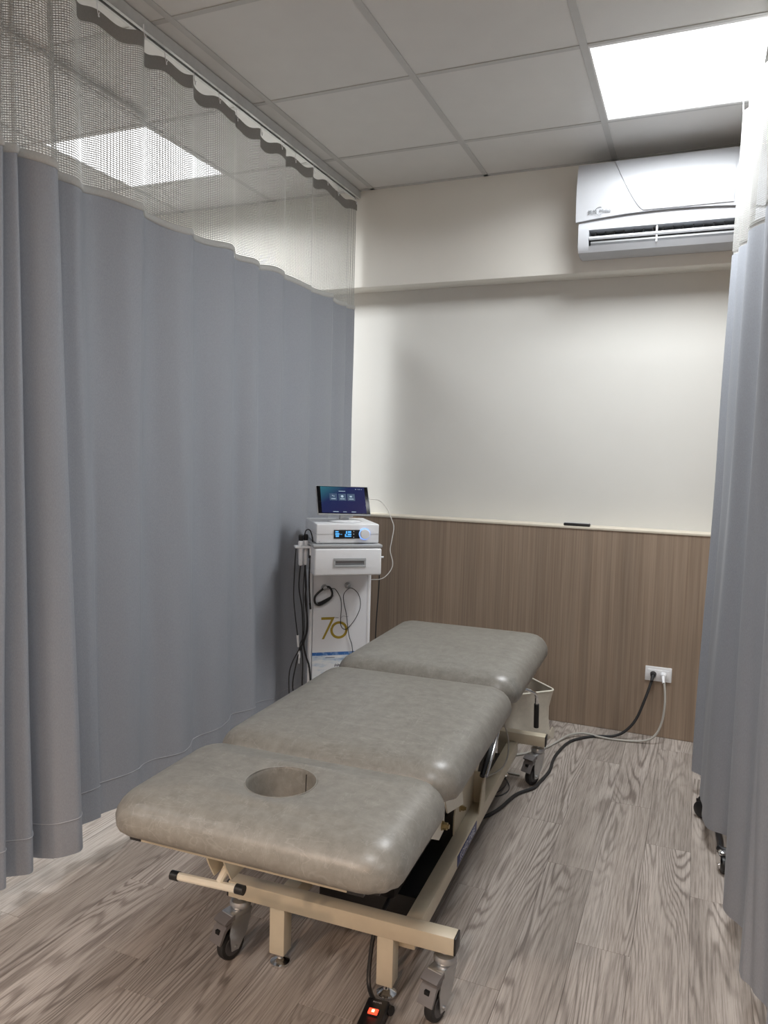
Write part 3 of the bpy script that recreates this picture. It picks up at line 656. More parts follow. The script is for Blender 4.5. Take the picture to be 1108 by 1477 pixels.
# ================================================================== TREATMENT TABLE
TB = empty('treatment_table', (-0.748, 1.582, 0), math.radians(1.8))
tag(TB, 'taupe leatherette treatment table with face hole on a cream wheeled frame', 'treatment table')
PA0, PA1 = -0.345, 0.290
def rrect(px, py, cx, cy, hx, hy, r):
    qx = abs(px-cx)-(hx-r); qy = abs(py-cy)-(hy-r)
    return math.hypot(max(qx, 0), max(qy, 0))+min(max(qx, qy), 0)-r
def outline(c, th, cx, cy, hx, hy, r):
    dx, dy = math.cos(th), math.sin(th); lo_, hi_ = 0.0, 2.0
    for _ in range(34):
        m_ = (lo_+hi_)/2
        if rrect(c[0]+dx*m_, c[1]+dy*m_, cx, cy, hx, hy, r) < 0: lo_ = m_
        else: hi_ = m_
    return (c[0]+dx*lo_, c[1]+dy*lo_)
def pad(name, b0, b1, z0, z1, hole=None, crown=0.006, rc=0.075):
    cx, cy, hx, hy = (PA0+PA1)/2, (b0+b1)/2, (PA1-PA0)/2, (b1-b0)/2
    c = hole[:2] if hole else (cx, cy); hr = hole[2] if hole else 0.0
    # angles: denser where the outline turns
    ths = []; n = 176
    for k in range(n):
        t = k/n*4; sd = int(t); f = t-sd
        P_ = [(cx-hx, cy-hy), (cx+hx, cy-hy), (cx+hx, cy+hy), (cx-hx, cy+hy)]
        f = 0.5-0.5*math.cos(math.pi*f)
        p = P_[sd]; q = P_[(sd+1) % 4]; ths.append(math.atan2(p[1]+(q[1]-p[1])*f-c[1], p[0]+(q[0]-p[0])*f-c[0]))
    T = z1-z0
    prof = [(0.035, 0.0), (0.016, 0.0), (0.006, 0.05), (0.001, 0.18), (0.0, 0.34), (0.003, 0.50), (0.010, 0.65), (0.021, 0.79), (0.036, 0.895), (0.055, 0.96), (0.078, 0.99)]
    rings = []
    for ins, f in prof:
        ring = []
        for t in ths:
            x, y = outline(c, t, cx, cy, hx-ins, hy-ins, max(rc-ins*0.8, 0.02))
            ring.append((x, y, z0+T*f))
        rings.append(ring)
    last = rings[-1]
    ends = [(c[0]+hr*math.cos(t), c[1]+hr*math.sin(t)) for t in ths]
    steps = [0.12, 0.25, 0.4, 0.55, 0.7, 0.82, 0.91, 0.96, 0.985] if hole else [0.12, 0.25, 0.4, 0.55, 0.7, 0.85, 0.95]
    for s_ in steps:
        rings.append([(x+(ex-x)*s_, y+(ey-y)*s_, z0+T*0.99+T*0.01*min(1, s_*3)+crown*math.sin(min(1, s_*1.6)*math.pi/2)*(1 if not hole else math.cos(max(0, s_-0.3)/0.7*math.pi/2)**0.5 if s_ > 0.3 else 1)) for (x, y, z), (ex, ey) in zip(last, ends)])
    if hole:
        zt_ = z0+T*0.998
        rings.append([(ex, ey, zt_-0.002) for ex, ey in ends])
        rings.append([(c[0]+(ex-c[0])*0.985, c[1]+(ey-c[1])*0.985, zt_-0.010) for ex, ey in ends])
        rings.append([(c[0]+(ex-c[0])*0.955, c[1]+(ey-c[1])*0.955, z0+0.02) for ex, ey in ends])
        rings.append([(c[0]+(ex-c[0])*0.95, c[1]+(ey-c[1])*0.95, z0) for ex, ey in ends])
    V = [p for r_ in rings for p in r_]; F = []; n = len(ths)
    for i in range(len(rings)-1):
        for k in range(n): F.append((i*n+k, i*n+(k+1) % n, (i+1)*n+(k+1) % n, (i+1)*n+k))
    if hole:
        i = len(rings)-1
        for k in range(n): F.append((i*n+k, i*n+(k+1) % n, (k+1) % n, k))
    else:
        V.append((c[0], c[1], rings[-1][0][2])); q = len(V)-1; i = len(rings)-1
        for k in range(n): F.append((i*n+k, i*n+(k+1) % n, q))
        F.append(tuple(reversed(range(n))))
    # faint puckers where the cover is pulled round the corners
    V2 = []
    for (x, y, z) in V:
        g = max(0.0, 1-(z-z0)/(T*0.5))
        ex = abs(x-cx)/hx; ey = abs(y-cy)/hy
        if ex > 0.8 and ey > 0.8-0.1 and g > 0:
            a_ = math.atan2(y-cy, x-cx); wv = 0.0018*g*math.sin(a_*70)
            x += wv*math.cos(a_); y += wv*math.sin(a_)
        V2.append((x, y, z))
    o = from_arrays(name, V2, F, 'leather', TB)
    return o
hd = pad('head_cushion', -0.428, -0.043, 0.506, 0.588, hole=(-0.037, -0.232, 0.074), crown=0.006)
hd['label'] = 'taupe head cushion with round face hole'
MB().tube([(-0.037+0.0755*math.cos(a), -0.232+0.0755*math.sin(a), 0.5895) for a in np.linspace(0, 2*math.pi, 48, endpoint=False)], 0.0014, seg=6, closed=True, smooth=1).build('hole_piping', 'leather', hd)
MB().tube([(-0.037+0.0724*math.cos(1.2), -0.232+0.0724*math.sin(1.2), 0.582), (-0.037+0.0700*math.cos(1.2), -0.232+0.0700*math.sin(1.2), 0.51)], 0.001, seg=6, smooth=1).build('hole_seam', 'dark', hd)
pad('middle_cushion', -0.036, 0.682, 0.502, 0.588)
pad('foot_cushion', 0.690, 1.405, 0.504, 0.598)
# plywood boards under the cushions
for b0, b1 in ((-0.39, -0.08), (0.0, 0.645), (0.73, 1.37)):
    m_ = MB()
    if b0 < -0.3: m_.box(-0.30, -0.135, b0, b1, 0.494, 0.5065).box(0.06, 0.25, b0, b1, 0.494, 0.5065).box(-0.135, 0.06, b0, -0.312, 0.494, 0.5065).box(-0.135, 0.06, -0.155, b1, 0.494, 0.5065)
    else: m_.box(-0.30, 0.25, b0, b1, 0.492, 0.5045)
    m_.build('cushion_board', 'black', TB, smooth=False)
def tubeframe(name, segs, m='cream'):
    mm = MB()
    for s_ in segs: mm.box(*s_, bev=0.002)
    return mm.build(name, m, TB)
# upper frames
tubeframe('head_frame', [(-0.285, 0.180, -0.375, -0.350, 0.474, 0.495), (-0.285, -0.255, -0.350, -0.075, 0.468, 0.494), (0.150, 0.180, -0.350, -0.075, 0.468, 0.494), (-0.255, 0.150, -0.105, -0.075, 0.468, 0.494)])
MB().box(-0.312, -0.285, -0.376, -0.345, 0.474, 0.505, bev=0.001).build('frame_end_block', 'black', TB)
MB().box(0.180, 0.214, -0.376, -0.345, 0.474, 0.505, bev=0.001).build('frame_end_block', 'black', TB)
tubeframe('middle_frame', [(-0.265, -0.235, 0.0, 0.64, 0.452, 0.492), (0.165, 0.195, 0.0, 0.64, 0.452, 0.492), (-0.235, 0.165, 0.02, 0.05, 0.452, 0.492), (-0.235, 0.165, 0.60, 0.63, 0.452, 0.492)])
tubeframe('foot_frame', [(-0.265, -0.235, 0.72, 1.36, 0.466, 0.492), (0.165, 0.195, 0.72, 1.36, 0.466, 0.492), (-0.235, 0.165, 1.33, 1.36, 0.466, 0.492), (-0.235, 0.165, 0.72, 0.75, 0.466, 0.492)])
# base frame
BZ0, BZ1 = 0.153, 0.195
for b in (0.0, 1.335):
    cb = MB().box(-0.297, 0.297, b-0.021, b+0.021, BZ0, BZ1, bev=0.003).build('cross_beam', 'cream', TB)
    for s_ in (-1, 1):
        MB().box(min(s_*0.2965, s_*0.301), max(s_*0.2965, s_*0.301), b-0.020, b+0.020, BZ0+0.001, BZ1-0.001, bev=0.001).build('end_cap', 'black', cb)
RZ0, RZ1 = 0.113, 0.158
for a0 in (-0.190, 0.150):
    MB().box(a0, a0+0.042, 0.020, 1.316, RZ0, RZ1, bev=0.003).build('side_rail', 'cream', TB)
for b in (0.0, 1.335):
    for a0 in (-0.156, 0.131):
        lg = MB().box(a0-0.0205, a0+0.0205, b-0.0205, b+0.0205, 0.034, BZ0+0.001, bev=0.002).build('leg', 'cream', TB)
        MB().lathe([(0.022, 0.0), (0.0245, 0.003), (0.0245, 0.008), (0.021, 0.0105), (0.008, 0.017), (0.0065, 0.020), (0.0065, 0.036)], p=(a0, b, 0)).build('levelling_foot', 'chrome', lg)
# casters
def caster(a, b, rot):
    e_ = Matrix.Translation((a, b, 0)) @ Matrix.Rotation(rot, 4, 'Z')
    k = MB().lathe([(0.010, 0.140), (0.010, 0.154)], seg=16).lathe([(0.022, 0.124), (0.0265, 0.128), (0.0275, 0.135), (0.024, 0.142), (0.011, 0.145)]).build('caster', 'zinc', TB, xf=e_)
    f_ = MB()
    f_.box(-0.0215, 0.0215, -0.046, 0.022, 0.108, 0.125, bev=0.005)
    for s_ in (-1, 1):
        f_.prism([(0.020, 0.114), (-0.044, 0.114), (-0.050, 0.076), (-0.044, 0.030), (-0.022, 0.028), (0.006, 0.066)], 'X', s_*0.0185-0.0015, s_*0.0185+0.0015)
    f_.cyl((-0.025, -0.032, 0.038), (0.025, -0.032, 0.038), 0.005)
    f_.build('fork', 'zinc', k, xf=e_)
    MB().lathe([(0.026, -0.011), (0.035, -0.0105), (0.0375, -0.006), (0.0375, 0.006), (0.035, 0.0105), (0.026, 0.011)], p=(0, -0.032, 0.0378), axis='X', seg=36).build('wheel', 'rubber', k, xf=e_)
    MB().lathe([(0.004, -0.0125), (0.025, -0.012), (0.026, -0.0105), (0.026, 0.0105), (0.025, 0.012), (0.004, 0.0125)], p=(0, -0.032, 0.0378), axis='X', seg=28).build('wheel_hub', 'wheelgrey', k, xf=e_)
    pd = MB()
    pd.prism([(-0.040, 0.108), (-0.042, 0.100), (-0.060, 0.092), (-0.079, 0.062), (-0.084, 0.064), (-0.068, 0.096), (-0.056, 0.105)], 'X', -0.020, 0.020)
    pd.prism([(-0.036, 0.124), (-0.036, 0.112), (-0.066, 0.106), (-0.069, 0.112), (-0.058, 0.119)], 'X', -0.022, 0.022)
    pd.build('brake_pedal', 'greyplast', k, xf=e_)
    MB().box(-0.006, 0.006, -0.0765, -0.066, 0.084, 0.093).build('pedal_slot', 'dark', k, smooth=False, xf=e_)
    return k
caster(-0.272, 0.0, math.radians(-18)); caster(0.272, 0.0, math.radians(-16)); caster(0.268, 1.335, math.radians(-24)); caster(-0.268, 1.335, math.radians(30))
# lifting mechanism: scissor arms, actuator and control box in the dark under the bed
for a in (-0.150, 0.128):
    for p, q in (((0.80, 0.175), (1.08, 0.445)), ((1.12, 0.175), (0.84, 0.445))):
        d = math.atan2(q[1]-p[1], q[0]-p[0]); L = math.hypot(q[0]-p[0], q[1]-p[1])
        mt = Matrix.Translation((a, p[0], p[1])) @ Matrix.Rotation(d, 4, 'X')
        MB().box(-0.010, 0.010, -0.02, L+0.02, -0.018, 0.018, bev=0.003, mtx=mt).build('lift_arm', 'cream', TB)
MB().cyl((-0.15, 0.96, 0.312), (0.13, 0.96, 0.312), 0.011).cyl((-0.15, 0.84, 0.445), (0.13, 0.84, 0.445), 0.011).cyl((-0.15, 1.08, 0.445), (0.13, 1.08, 0.445), 0.011).build('pivot_rod', 'zinc', TB)
MB().box(-0.125, 0.112, 0.10, 0.62, 0.17, 0.405, bev=0.012).box(-0.07, 0.02, 0.61, 0.80, 0.20, 0.27, bev=0.01).build('lift_motor', 'black', TB)
MB().cyl((-0.02, 0.80, 0.235), (-0.02, 1.06, 0.30), 0.014).build('actuator_rod', 'chrome', TB)
# pivot bracket on the right rail with its bolt
br = MB()
br.prism([(0.50, 0.158), (0.50, 0.215), (0.52, 0.250), (0.56, 0.268), (0.74, 0.268), (0.74, 0.158)], 'X', 0.150, 0.154)
br.box(0.150, 0.192, 0.736, 0.740, 0.158, 0.262).prism([(0.66, 0.158), (0.70, 0.235), (0.74, 0.262), (0.74, 0.158)], 'X', 0.188, 0.192)
br = br.build('rail_bracket', 'cream', TB, smooth=False)
MB().lathe([(0.012, 0.154), (0.012, 0.157), (0.0075, 0.157), (0.0075, 0.168), (0.005, 0.168), (0.005, 0.173)], p=(0, 0.565, 0.215), axis='X', seg=6).build('bracket_bolt', 'brass', br)
# hinge lever below the head and middle cushions
hl = MB().prism([(0.26, 0.455), (0.40, 0.455), (0.443, 0.312), (0.453, 0.283), (0.287, 0.330), (0.26, 0.370)], 'X', 0.186, 0.191).build('hinge_plate', 'cream2', TB, smooth=False)
h2 = MB().prism([(0.10, 0.470), (0.25, 0.470), (0.252, 0.325), (0.245, 0.300), (0.205, 0.295), (0.134, 0.333)], 'X', 0.186, 0.191).build('hinge_plate', 'cream2', TB, smooth=False)
MB().lathe([(0.013, 0.191), (0.013, 0.194), (0.010, 0.194), (0.010, 0.205), (0.006, 0.205), (0.006, 0.210)], p=(0, 0.232, 0.322), axis='X', seg=8).build('hinge_bolt', 'brass', h2)
MB().box(-0.146, 0.147, 0.20, 1.25, 0.045, 0.128, bev=0.006).build('low_black_box', 'black', TB)  # plain black box filling the dark area between the rails
# chrome side lever with black sleeve
lv = MB().tube([(0.20, 0.72, 0.44), (0.232, 0.70, 0.435), (0.234, 0.68, 0.405), (0.232, 0.555, 0.332)], 0.0055, smooth=4).build('side_lever', 'chrome', TB)
MB().tube([(0.222, 0.66, 0.395), (0.221, 0.552, 0.331)], 0.008, smooth=1).build('lever_sleeve', 'grip', lv)
# foot-end crank handle
ck = MB().tube([(0.18, 1.02, 0.470), (0.25, 1.07, 0.452), (0.276, 1.10, 0.436), (0.284, 1.13, 0.415), (0.284, 1.145, 0.385), (0.284, 1.148, 0.372)], 0.0065, smooth=5).build('crank_handle', 'chrome', TB)
MB().tube([(0.284, 1.147, 0.378), (0.284, 1.160, 0.286)], 0.0095, smooth=1).build('handle_grip', 'grip', ck)
# T handle under the head end
th = MB().tube([(-0.122, -0.240, 0.455), (-0.128, -0.275, 0.425), (-0.142, -0.30, 0.381)], 0.0085, smooth=4).tube([(-0.252, -0.302, 0.370), (-0.092, -0.302, 0.376)], 0.0085, smooth=1).build('t_handle', 'cream2', TB)
for a0, a1, z in ((-0.262, -0.243, 0.3695), (-0.101, -0.082, 0.3765)): MB().cyl((a0, -0.302, z), (a1, -0.302, z), 0.0100).build('handle_cap', 'black', th)
for a in (-0.153, -0.112):
    MB().prism([(-0.345, 0.474), (-0.20, 0.474), (-0.20, 0.42), (-0.25, 0.395), (-0.305, 0.395), (-0.325, 0.43)], 'X', a-0.0018, a+0.0018).build('handle_bracket', 'cream', TB, smooth=False)
MB().cyl((-0.153, -0.225, 0.43), (-0.085, -0.225, 0.43), 0.008).lathe([(0.014, -0.108), (0.014, -0.100), (0.009, -0.100), (0.009, -0.090)], p=(0, -0.225, 0.43), axis='X', seg=6).build('handle_pivot', 'zinc', TB)
# maker's label on the right rail
lp = MB().box(0.1915, 0.1930, 0.400, 0.628, 0.119, 0.152, bev=0.0005).build('name_label', 'blue', TB)
RY = Matrix.Rotation(math.radians(90), 4, 'Z') @ UPR
text('label_lettering', 'KOHO CARE', 0.030, 'silverink', lp, Matrix.Translation((0.1932, 0.514, 0.1355)) @ RY)
# thin cables that belong to the lift
MB().tube([(0.12, 0.95, 0.44), (0.175, 1.02, 0.36), (0.205, 1.04, 0.26), (0.200, 1.00, 0.185), (0.15, 0.92, 0.165)], 0.003, seg=8).build('lift_cable', 'greycord', TB)
MB().tube([(0.10, -0.06, 0.47), (0.105, 0.00, 0.38), (0.095, 0.05, 0.28), (0.06, 0.12, 0.22)], 0.0045, seg=8).build('control_cable', 'black', TB)

# ================================================================== POWER STRIP at the front right leg
ps = empty('power_strip', (-0.612, 1.528, 0), math.radians(6)); tag(ps, 'black power strip with lit red switch on the floor by the front leg', 'power strip')
mt = Matrix.Translation((0, 0.055, 0.0)) @ Matrix.Rotation(math.radians(12), 4, 'X')
MB().box(-0.026, 0.026, -0.30, 0.0, 0.0, 0.032, bev=0.004).build('body', 'black', ps)
MB().box(-0.013, 0.013, -0.058, -0.038, 0.0315, 0.0345, bev=0.001).build('switch_frame', 'dark', ps)
sw_ = MB().box(-0.011, 0.011, -0.056, -0.040, 0.034, 0.0375, bev=0.001).build('switch', 'redlamp', ps)
MB().box(-0.003, 0.003, -0.052, -0.044, 0.0373, 0.0382, bev=0.0003).build('switch_lamp', 'amber', sw_)
for yv in (-0.095, -0.145, -0.195, -0.245):
    MB().box(-0.010, -0.007, yv-0.006, yv+0.006, 0.0318, 0.0326).box(0.007, 0.010, yv-0.006, yv+0.006, 0.0318, 0.0326).cyl((0, yv-0.013, 0.0318), (0, yv-0.013, 0.0326), 0.003, seg=10).build('socket', 'greyplast', ps, smooth=False)
text('strip_print', 'POWER', 0.006, 'greymid', ps, Matrix.Translation((0, -0.014, 0.0322)))
MB().tube([(-0.006, -0.004, 0.018), (-0.034, 0.030, 0.030), (-0.042, 0.055, 0.07), (-0.040, 0.090, 0.14), (-0.03, 0.15, 0.165), (-0.03, 0.26, 0.17)], 0.0055, seg=8).build('cord', 'black', ps)
MB().tube([(0.022, -0.006, 0.016), (0.033, -0.012, 0.018)], 0.011, seg=12, smooth=1).build('cord_clip', 'black', ps)

# ================================================================== CORDS FROM THE SOCKET
c1 = empty('mains_cable', (-0.135, FACE, 0)); tag(c1, 'thick black power cord from the wall socket to the table', 'cord'); c1.location = (0, 0, 0)
MB().tube([(-0.135, 3.650, 0.290), (-0.142, 3.625, 0.262), (-0.160, 3.600, 0.20), (-0.195, 3.575, 0.10), (-0.240, 3.560, 0.040), (-0.290, 3.550, 0.012), (-0.360, 3.530, 0.0065), (-0.425, 3.47, 0.0065), (-0.472, 3.38, 0.0065), (-0.497, 3.20, 0.0065), (-0.492, 3.04, 0.0065), (-0.508, 2.915, 0.0065), (-0.520, 2.85, 0.0065), (-0.568, 2.765, 0.0065), (-0.600, 2.62, 0.0065), (-0.640, 2.53, 0.0065), (-0.72, 2.47, 0.0065)], 0.0062, seg=10).build('cord', 'rubber', c1)
MB().cyl((-0.135, FACE-0.0085, 0.298), (-0.135, FACE-0.028, 0.294), 0.014, 0.011).cyl((-0.135, FACE-0.026, 0.295), (-0.139, FACE-0.048, 0.274), 0.009, 0.0065).build('plug', 'rubber', c1)
c2 = empty('mains_cable'); tag(c2, 'pale grey power cord looping from the wall socket along the floor', 'cord')
MB().tube([(-0.091, 3.640, 0.290), (-0.083, 3.615, 0.265), (-0.076, 3.59, 0.19), (-0.085, 3.575, 0.10), (-0.115, 3.560, 0.035), (-0.170, 3.545, 0.010), (-0.280, 3.525, 0.0055), (-0.340, 3.523, 0.0065), (-0.420, 3.515, 0.015), (-0.480, 3.46, 0.014), (-0.525, 3.36, 0.0055), (-0.565, 3.26, 0.0055), (-0.64, 3.16, 0.0055), (-0.76, 3.08, 0.0055), (-0.92, 3.02, 0.0055)], 0.0050, seg=10).build('cord', 'greycord', c2)
MB().cyl((-0.091, FACE-0.0085, 0.298), (-0.091, FACE-0.028, 0.294), 0.015, 0.011).cyl((-0.091, FACE-0.026, 0.295), (-0.087, FACE-0.052, 0.272), 0.0085, 0.006).build('plug', 'white', c2)
c3 = MB().tube([(-0.74, 3.05, 0.003), (-0.69, 2.97, 0.003), (-0.63, 2.88, 0.003), (-0.605, 2.80, 0.003), (-0.63, 2.73, 0.003), (-0.68, 2.74, 0.003), (-0.71, 2.82, 0.003), (-0.67, 2.89, 0.009), (-0.625, 2.85, 0.010), (-0.64, 2.74, 0.009), (-0.72, 2.64, 0.003)], 0.0022, seg=8)
tag(c3.build('coiled_cord', 'wheelgrey'), 'thin dark cord coiled on the floor by the rear caster', 'cord')
c4 = MB().tube([(-0.595, 2.95, 0.0045), (-0.66, 2.945, 0.0045), (-0.72, 2.90, 0.0045), (-0.76, 2.80, 0.0045), (-0.80, 2.72, 0.0045), (-0.86, 2.74, 0.0045)], 0.0042, seg=8)
tag(c4.build('thin_cord', 'greycord'), 'thin grey cord on the floor behind the rear caster', 'cord')

# ================================================================== FABRIC BIN behind the foot end
FB = empty('fabric_bin', (-0.709, 3.42, 0), math.radians(45)); tag(FB, 'beige canvas bin with pale rim standing by the brown panel', 'bin')
def binring(hx, hy, r, z, n=56, sag=0.0):
    out = []
    for k in range(n):
        t = 2*math.pi*k/n
        x, y = outline((0, 0), t, 0, 0, hx, hy, r); 
        wob_ = sag*(math.sin(4*t+1.0)+0.6*math.sin(7*t))
        out.append((x*(1+wob_), y*(1+wob_), z))
    return out
rings = [binring(0.114, 0.114, 0.03, 0.0), binring(0.119, 0.119, 0.03, 0.006, sag=0.01), binring(0.118, 0.117, 0.035, 0.04, sag=0.045), binring(0.114, 0.112, 0.035, 0.09, sag=0.06), binring(0.112, 0.112, 0.035, 0.150, sag=0.04), binring(0.118, 0.118, 0.03, 0.205, sag=0.018), binring(0.121, 0.121, 0.028, 0.228)]
def skin(rings, close_bottom):
    V = [p for r_ in rings for p in r_]; n = len(rings[0]); F = []
    for i in range(len(rings)-1):
        for k in range(n): F.append((i*n+k, i*n+(k+1) % n, (i+1)*n+(k+1) % n, (i+1)*n+k))
    if close_bottom: F.append(tuple(reversed(range(n))))
    return V, F
V, F = skin(rings, True); from_arrays('outer_cloth', V, F, 'canvas', FB)
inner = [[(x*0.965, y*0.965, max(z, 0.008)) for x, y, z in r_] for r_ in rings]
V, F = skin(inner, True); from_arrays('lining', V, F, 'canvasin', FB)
MB().tube([(x*0.983, y*0.983, z+0.001) for x, y, z in rings[-1]], 0.0038, seg=8, closed=True, smooth=1).build('rim', 'cream2', FB)
MB().prism([(0.085, 0.0), (0.125, 0.0), (0.128, 0.04), (0.118, 0.055)], 'Y', -0.112, -0.104).build('corner_flap', 'canvas', FB, smooth=False)

# ================================================================== TROLLEY behind the right curtain
TR = empty('equipment_trolley', (0.30, 2.70, 0)); tag(TR, 'black wheeled trolley mostly hidden behind the right curtain', 'trolley')
MB().tube([(-0.165, 0.15, 0.060), (-0.165, -0.10, 0.060), (-0.135, -0.16, 0.060), (0.14, -0.16, 0.060), (0.17, -0.13, 0.060), (0.17, 0.15, 0.060), (0.14, 0.19, 0.060), (-0.135, 0.19, 0.060)], 0.011, closed=True, smooth=4).build('base_frame', 'blacksteel', TR)
MB().cyl((0.0, -0.16, 0.060), (0.0, 0.19, 0.060), 0.011).cyl((0.0, 0.0, 0.060), (0.0, 0.0, 0.95), 0.018).build('mast', 'blacksteel', TR)
MB().box(-0.06, 0.20, -0.16, 0.16, 0.94, 0.965, bev=0.006).build('tray', 'greymid', TR)
def ball_caster(x, y, rot):
    e_ = Matrix.Translation((x, y, 0)) @ Matrix.Rotation(rot, 4, 'Z')
    k = MB().lathe([(0.008, 0.050), (0.008, 0.068)], seg=12).prism([(0.014, 0.060), (-0.020, 0.064), (-0.040, 0.052), (-0.046, 0.034), (-0.040, 0.034), (-0.018, 0.046), (0.012, 0.040)], 'X', -0.006, 0.006).build('caster', 'black', TR, xf=e_)
    for s_ in (-1, 1):
        MB().lathe([(0.006, s_*0.007), (0.029, s_*0.007), (0.031, s_*0.011), (0.029, s_*0.018), (0.020, s_*0.024), (0.006, s_*0.026)], p=(0, -0.014, 0.031), axis='X', seg=28).build('wheel', 'black', k, xf=e_)
def tcaster(x, y, rot):
    e_ = Matrix.Translation((x, y, 0)) @ Matrix.Rotation(rot, 4, 'Z')
    k = MB().lathe([(0.008, 0.050), (0.008, 0.062)], seg=12).lathe([(0.014, 0.056), (0.015, 0.062), (0.009, 0.066)], seg=16).box(-0.015, 0.015, -0.012, 0.012, 0.050, 0.058, bev=0.003).box(-0.0165, -0.0145, -0.026, 0.010, 0.018, 0.056).box(0.0145, 0.0165, -0.026, 0.010, 0.018, 0.056).cyl((-0.019, -0.016, 0.0255), (0.019, -0.016, 0.0255), 0.004).build('caster', 'chrome', TR, xf=e_)
    MB().lathe([(0.004, -0.011), (0.018, -0.0115), (0.0235, -0.009), (0.0255, -0.004), (0.0255, 0.004), (0.0235, 0.009), (0.018, 0.0115), (0.004, 0.011)], p=(0, -0.016, 0.0257), axis='X', seg=28).build('wheel', 'black', k, xf=e_)
ball_caster(-0.222, 0.205, math.radians(55)); tcaster(-0.158, -0.165, math.radians(15)); tcaster(0.15, 0.19, 0.5); tcaster(0.15, -0.16, 0.2)
MB().tube([(-0.222, 0.205, 0.066), (-0.165, 0.13, 0.060)], 0.009, smooth=1).build('caster_arm', 'blacksteel', TR)

# ================================================================== THERAPY CART in the corner
YC = math.radians(37)
CT = empty('therapy_cart', (-1.349, 2.877, 0), YC); tag(CT, 'white equipment cart with drawer and gold 70 poster in the corner', 'cart')
col_ = MB().box(-0.118, 0.118, 0.155, 0.30, 0.06, 0.77, bev=0.004).build('column', 'white', CT)
MB().box(-0.19, 0.19, 0.06, 0.40, 0.045, 0.075, bev=0.010).build('base', 'white', CT)
for sx_, sy_ in ((-1, 0.09), (1, 0.09), (-1, 0.37), (1, 0.37)):
    MB().lathe([(0.004, -0.010), (0.020, -0.010), (0.023, -0.006), (0.023, 0.006), (0.020, 0.010), (0.004, 0.010)], p=(sx_*0.165, sy_, 0.0232), axis='X', seg=20).cyl((sx_*0.165, sy_, 0.03), (sx_*0.165, sy_, 0.05), 0.008, seg=10).build('caster', 'black', CT)
for sx_ in (-1, 1):
    MB().tube([(sx_*0.132, 0.16, 0.075), (sx_*0.132, 0.16, 0.76)], 0.010, smooth=1, seg=12).build('upright', 'white', CT)
MB().box(-0.144, 0.144, 0.004, 0.33, 0.765, 0.884, bev=0.003).build('drawer_box', 'white', CT)
dw = MB().box(-0.144, 0.146, -0.006, 0.006, 0.767, 0.882, bev=0.007, seg=3).build('drawer_front', 'white', CT)
hf = MB(); hf.box(-0.064, 0.077, -0.010, -0.005, 0.829, 0.842, bev=0.001).box(-0.064, 0.077, -0.010, -0.005, 0.802, 0.812, bev=0.001).box(-0.064, -0.056, -0.010, -0.005, 0.811, 0.830, bev=0.001).box(0.069, 0.077, -0.010, -0.005, 0.811, 0.830, bev=0.001)
hf.build('handle_frame', 'greymid', dw)
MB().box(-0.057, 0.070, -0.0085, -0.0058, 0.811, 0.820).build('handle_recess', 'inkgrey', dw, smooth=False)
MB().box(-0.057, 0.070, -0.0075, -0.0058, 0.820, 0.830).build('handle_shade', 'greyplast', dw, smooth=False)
MB().box(-0.150, 0.150, -0.004, 0.345, 0.884, 0.8975, bev=0.004).build('shelf', 'greymid', CT)
# poster
po = MB().box(-0.122, 0.122, 0.1485, 0.1545, 0.075, 0.764).build('poster', 'poster', CT, smooth=False)
g = MB()
def strip(pts, y0, y1, mb): mb.prism(pts, 'Y', y0, y1)
strip([(-0.084, 0.5550), (-0.023, 0.5550), (-0.070, 0.456), (-0.080, 0.456), (-0.0395, 0.5435), (-0.084, 0.5435)], 0.1478, 0.1486, g)
g.build('poster_numeral', 'gold', po, smooth=False)
g = MB(); cxr, czr, ro, ri = -0.003, 0.4955, 0.0395, 0.0285
va_ = []
for k in range(48):
    t = 2*math.pi*k/48
    for rr_, yv in ((ro, 0.1478), (ri, 0.1478), (ri, 0.1486), (ro, 0.1486)): va_.append(g.bm.verts.new((cxr+rr_*math.cos(t), yv, czr+rr_*math.sin(t))))
for k in range(48):
    a = 4*k; b = 4*((k+1) % 48)
    for m_ in range(4): g.bm.faces.new((va_[a+m_], va_[a+(m_+1) % 4], va_[b+(m_+1) % 4], va_[b+m_]))
g.build('poster_numeral', 'gold', po, smooth=False)
MB().lathe([(0.0035, 0.1474), (0.0035, 0.1478)], p=(-0.0405, 0, 0.511), axis='Y', seg=14).build('poster_dot', 'cream2', po)
g = MB().tube([(-0.022, 0.1480, 0.5515), (-0.006, 0.1480, 0.5512)], 0.0013, seg=5, smooth=1).tube([(0.006, 0.1480, 0.5520), (0.016, 0.1480, 0.5585), (0.030, 0.1480, 0.5545), (0.038, 0.1480, 0.5560)], 0.0007, seg=5)
g.build('poster_scribble', 'inkgrey', po)
g = MB()
for k in range(7): g.box(-0.020+0.0035*k, -0.0180+0.0035*k, 0.1480, 0.1486, 0.328+0.002*(k % 3), 0.338+0.002*((k*2) % 3))
g.box(-0.062, -0.02, 0.1480, 0.1486, 0.370, 0.372).build('poster_print', 'ink', po, smooth=False)
for (u_, z_) in ((-0.073, 0.690), (0.032, 0.697)):
    hk = MB().lathe([(0.013, 0.1485), (0.0145, 0.145), (0.011, 0.142), (0.007, 0.142), (0.006, 0.128), (0.009, 0.127), (0.009, 0.123), (0.003, 0.122)], p=(u_, 0, z_), axis='Y', seg=20).build('peg', 'zinc', CT)
# right-side peg and left handpiece holder
MB().cyl((0.14, 0.10, 0.829), (0.182, 0.10, 0.829), 0.0045).build('side_peg', 'white', CT)
MB().box(-0.212, -0.144, 0.095, 0.150, 0.871, 0.881, bev=0.003).box(-0.150, -0.143, 0.095, 0.150, 0.84, 0.881, bev=0.002).build('handpiece_holder', 'white', CT)

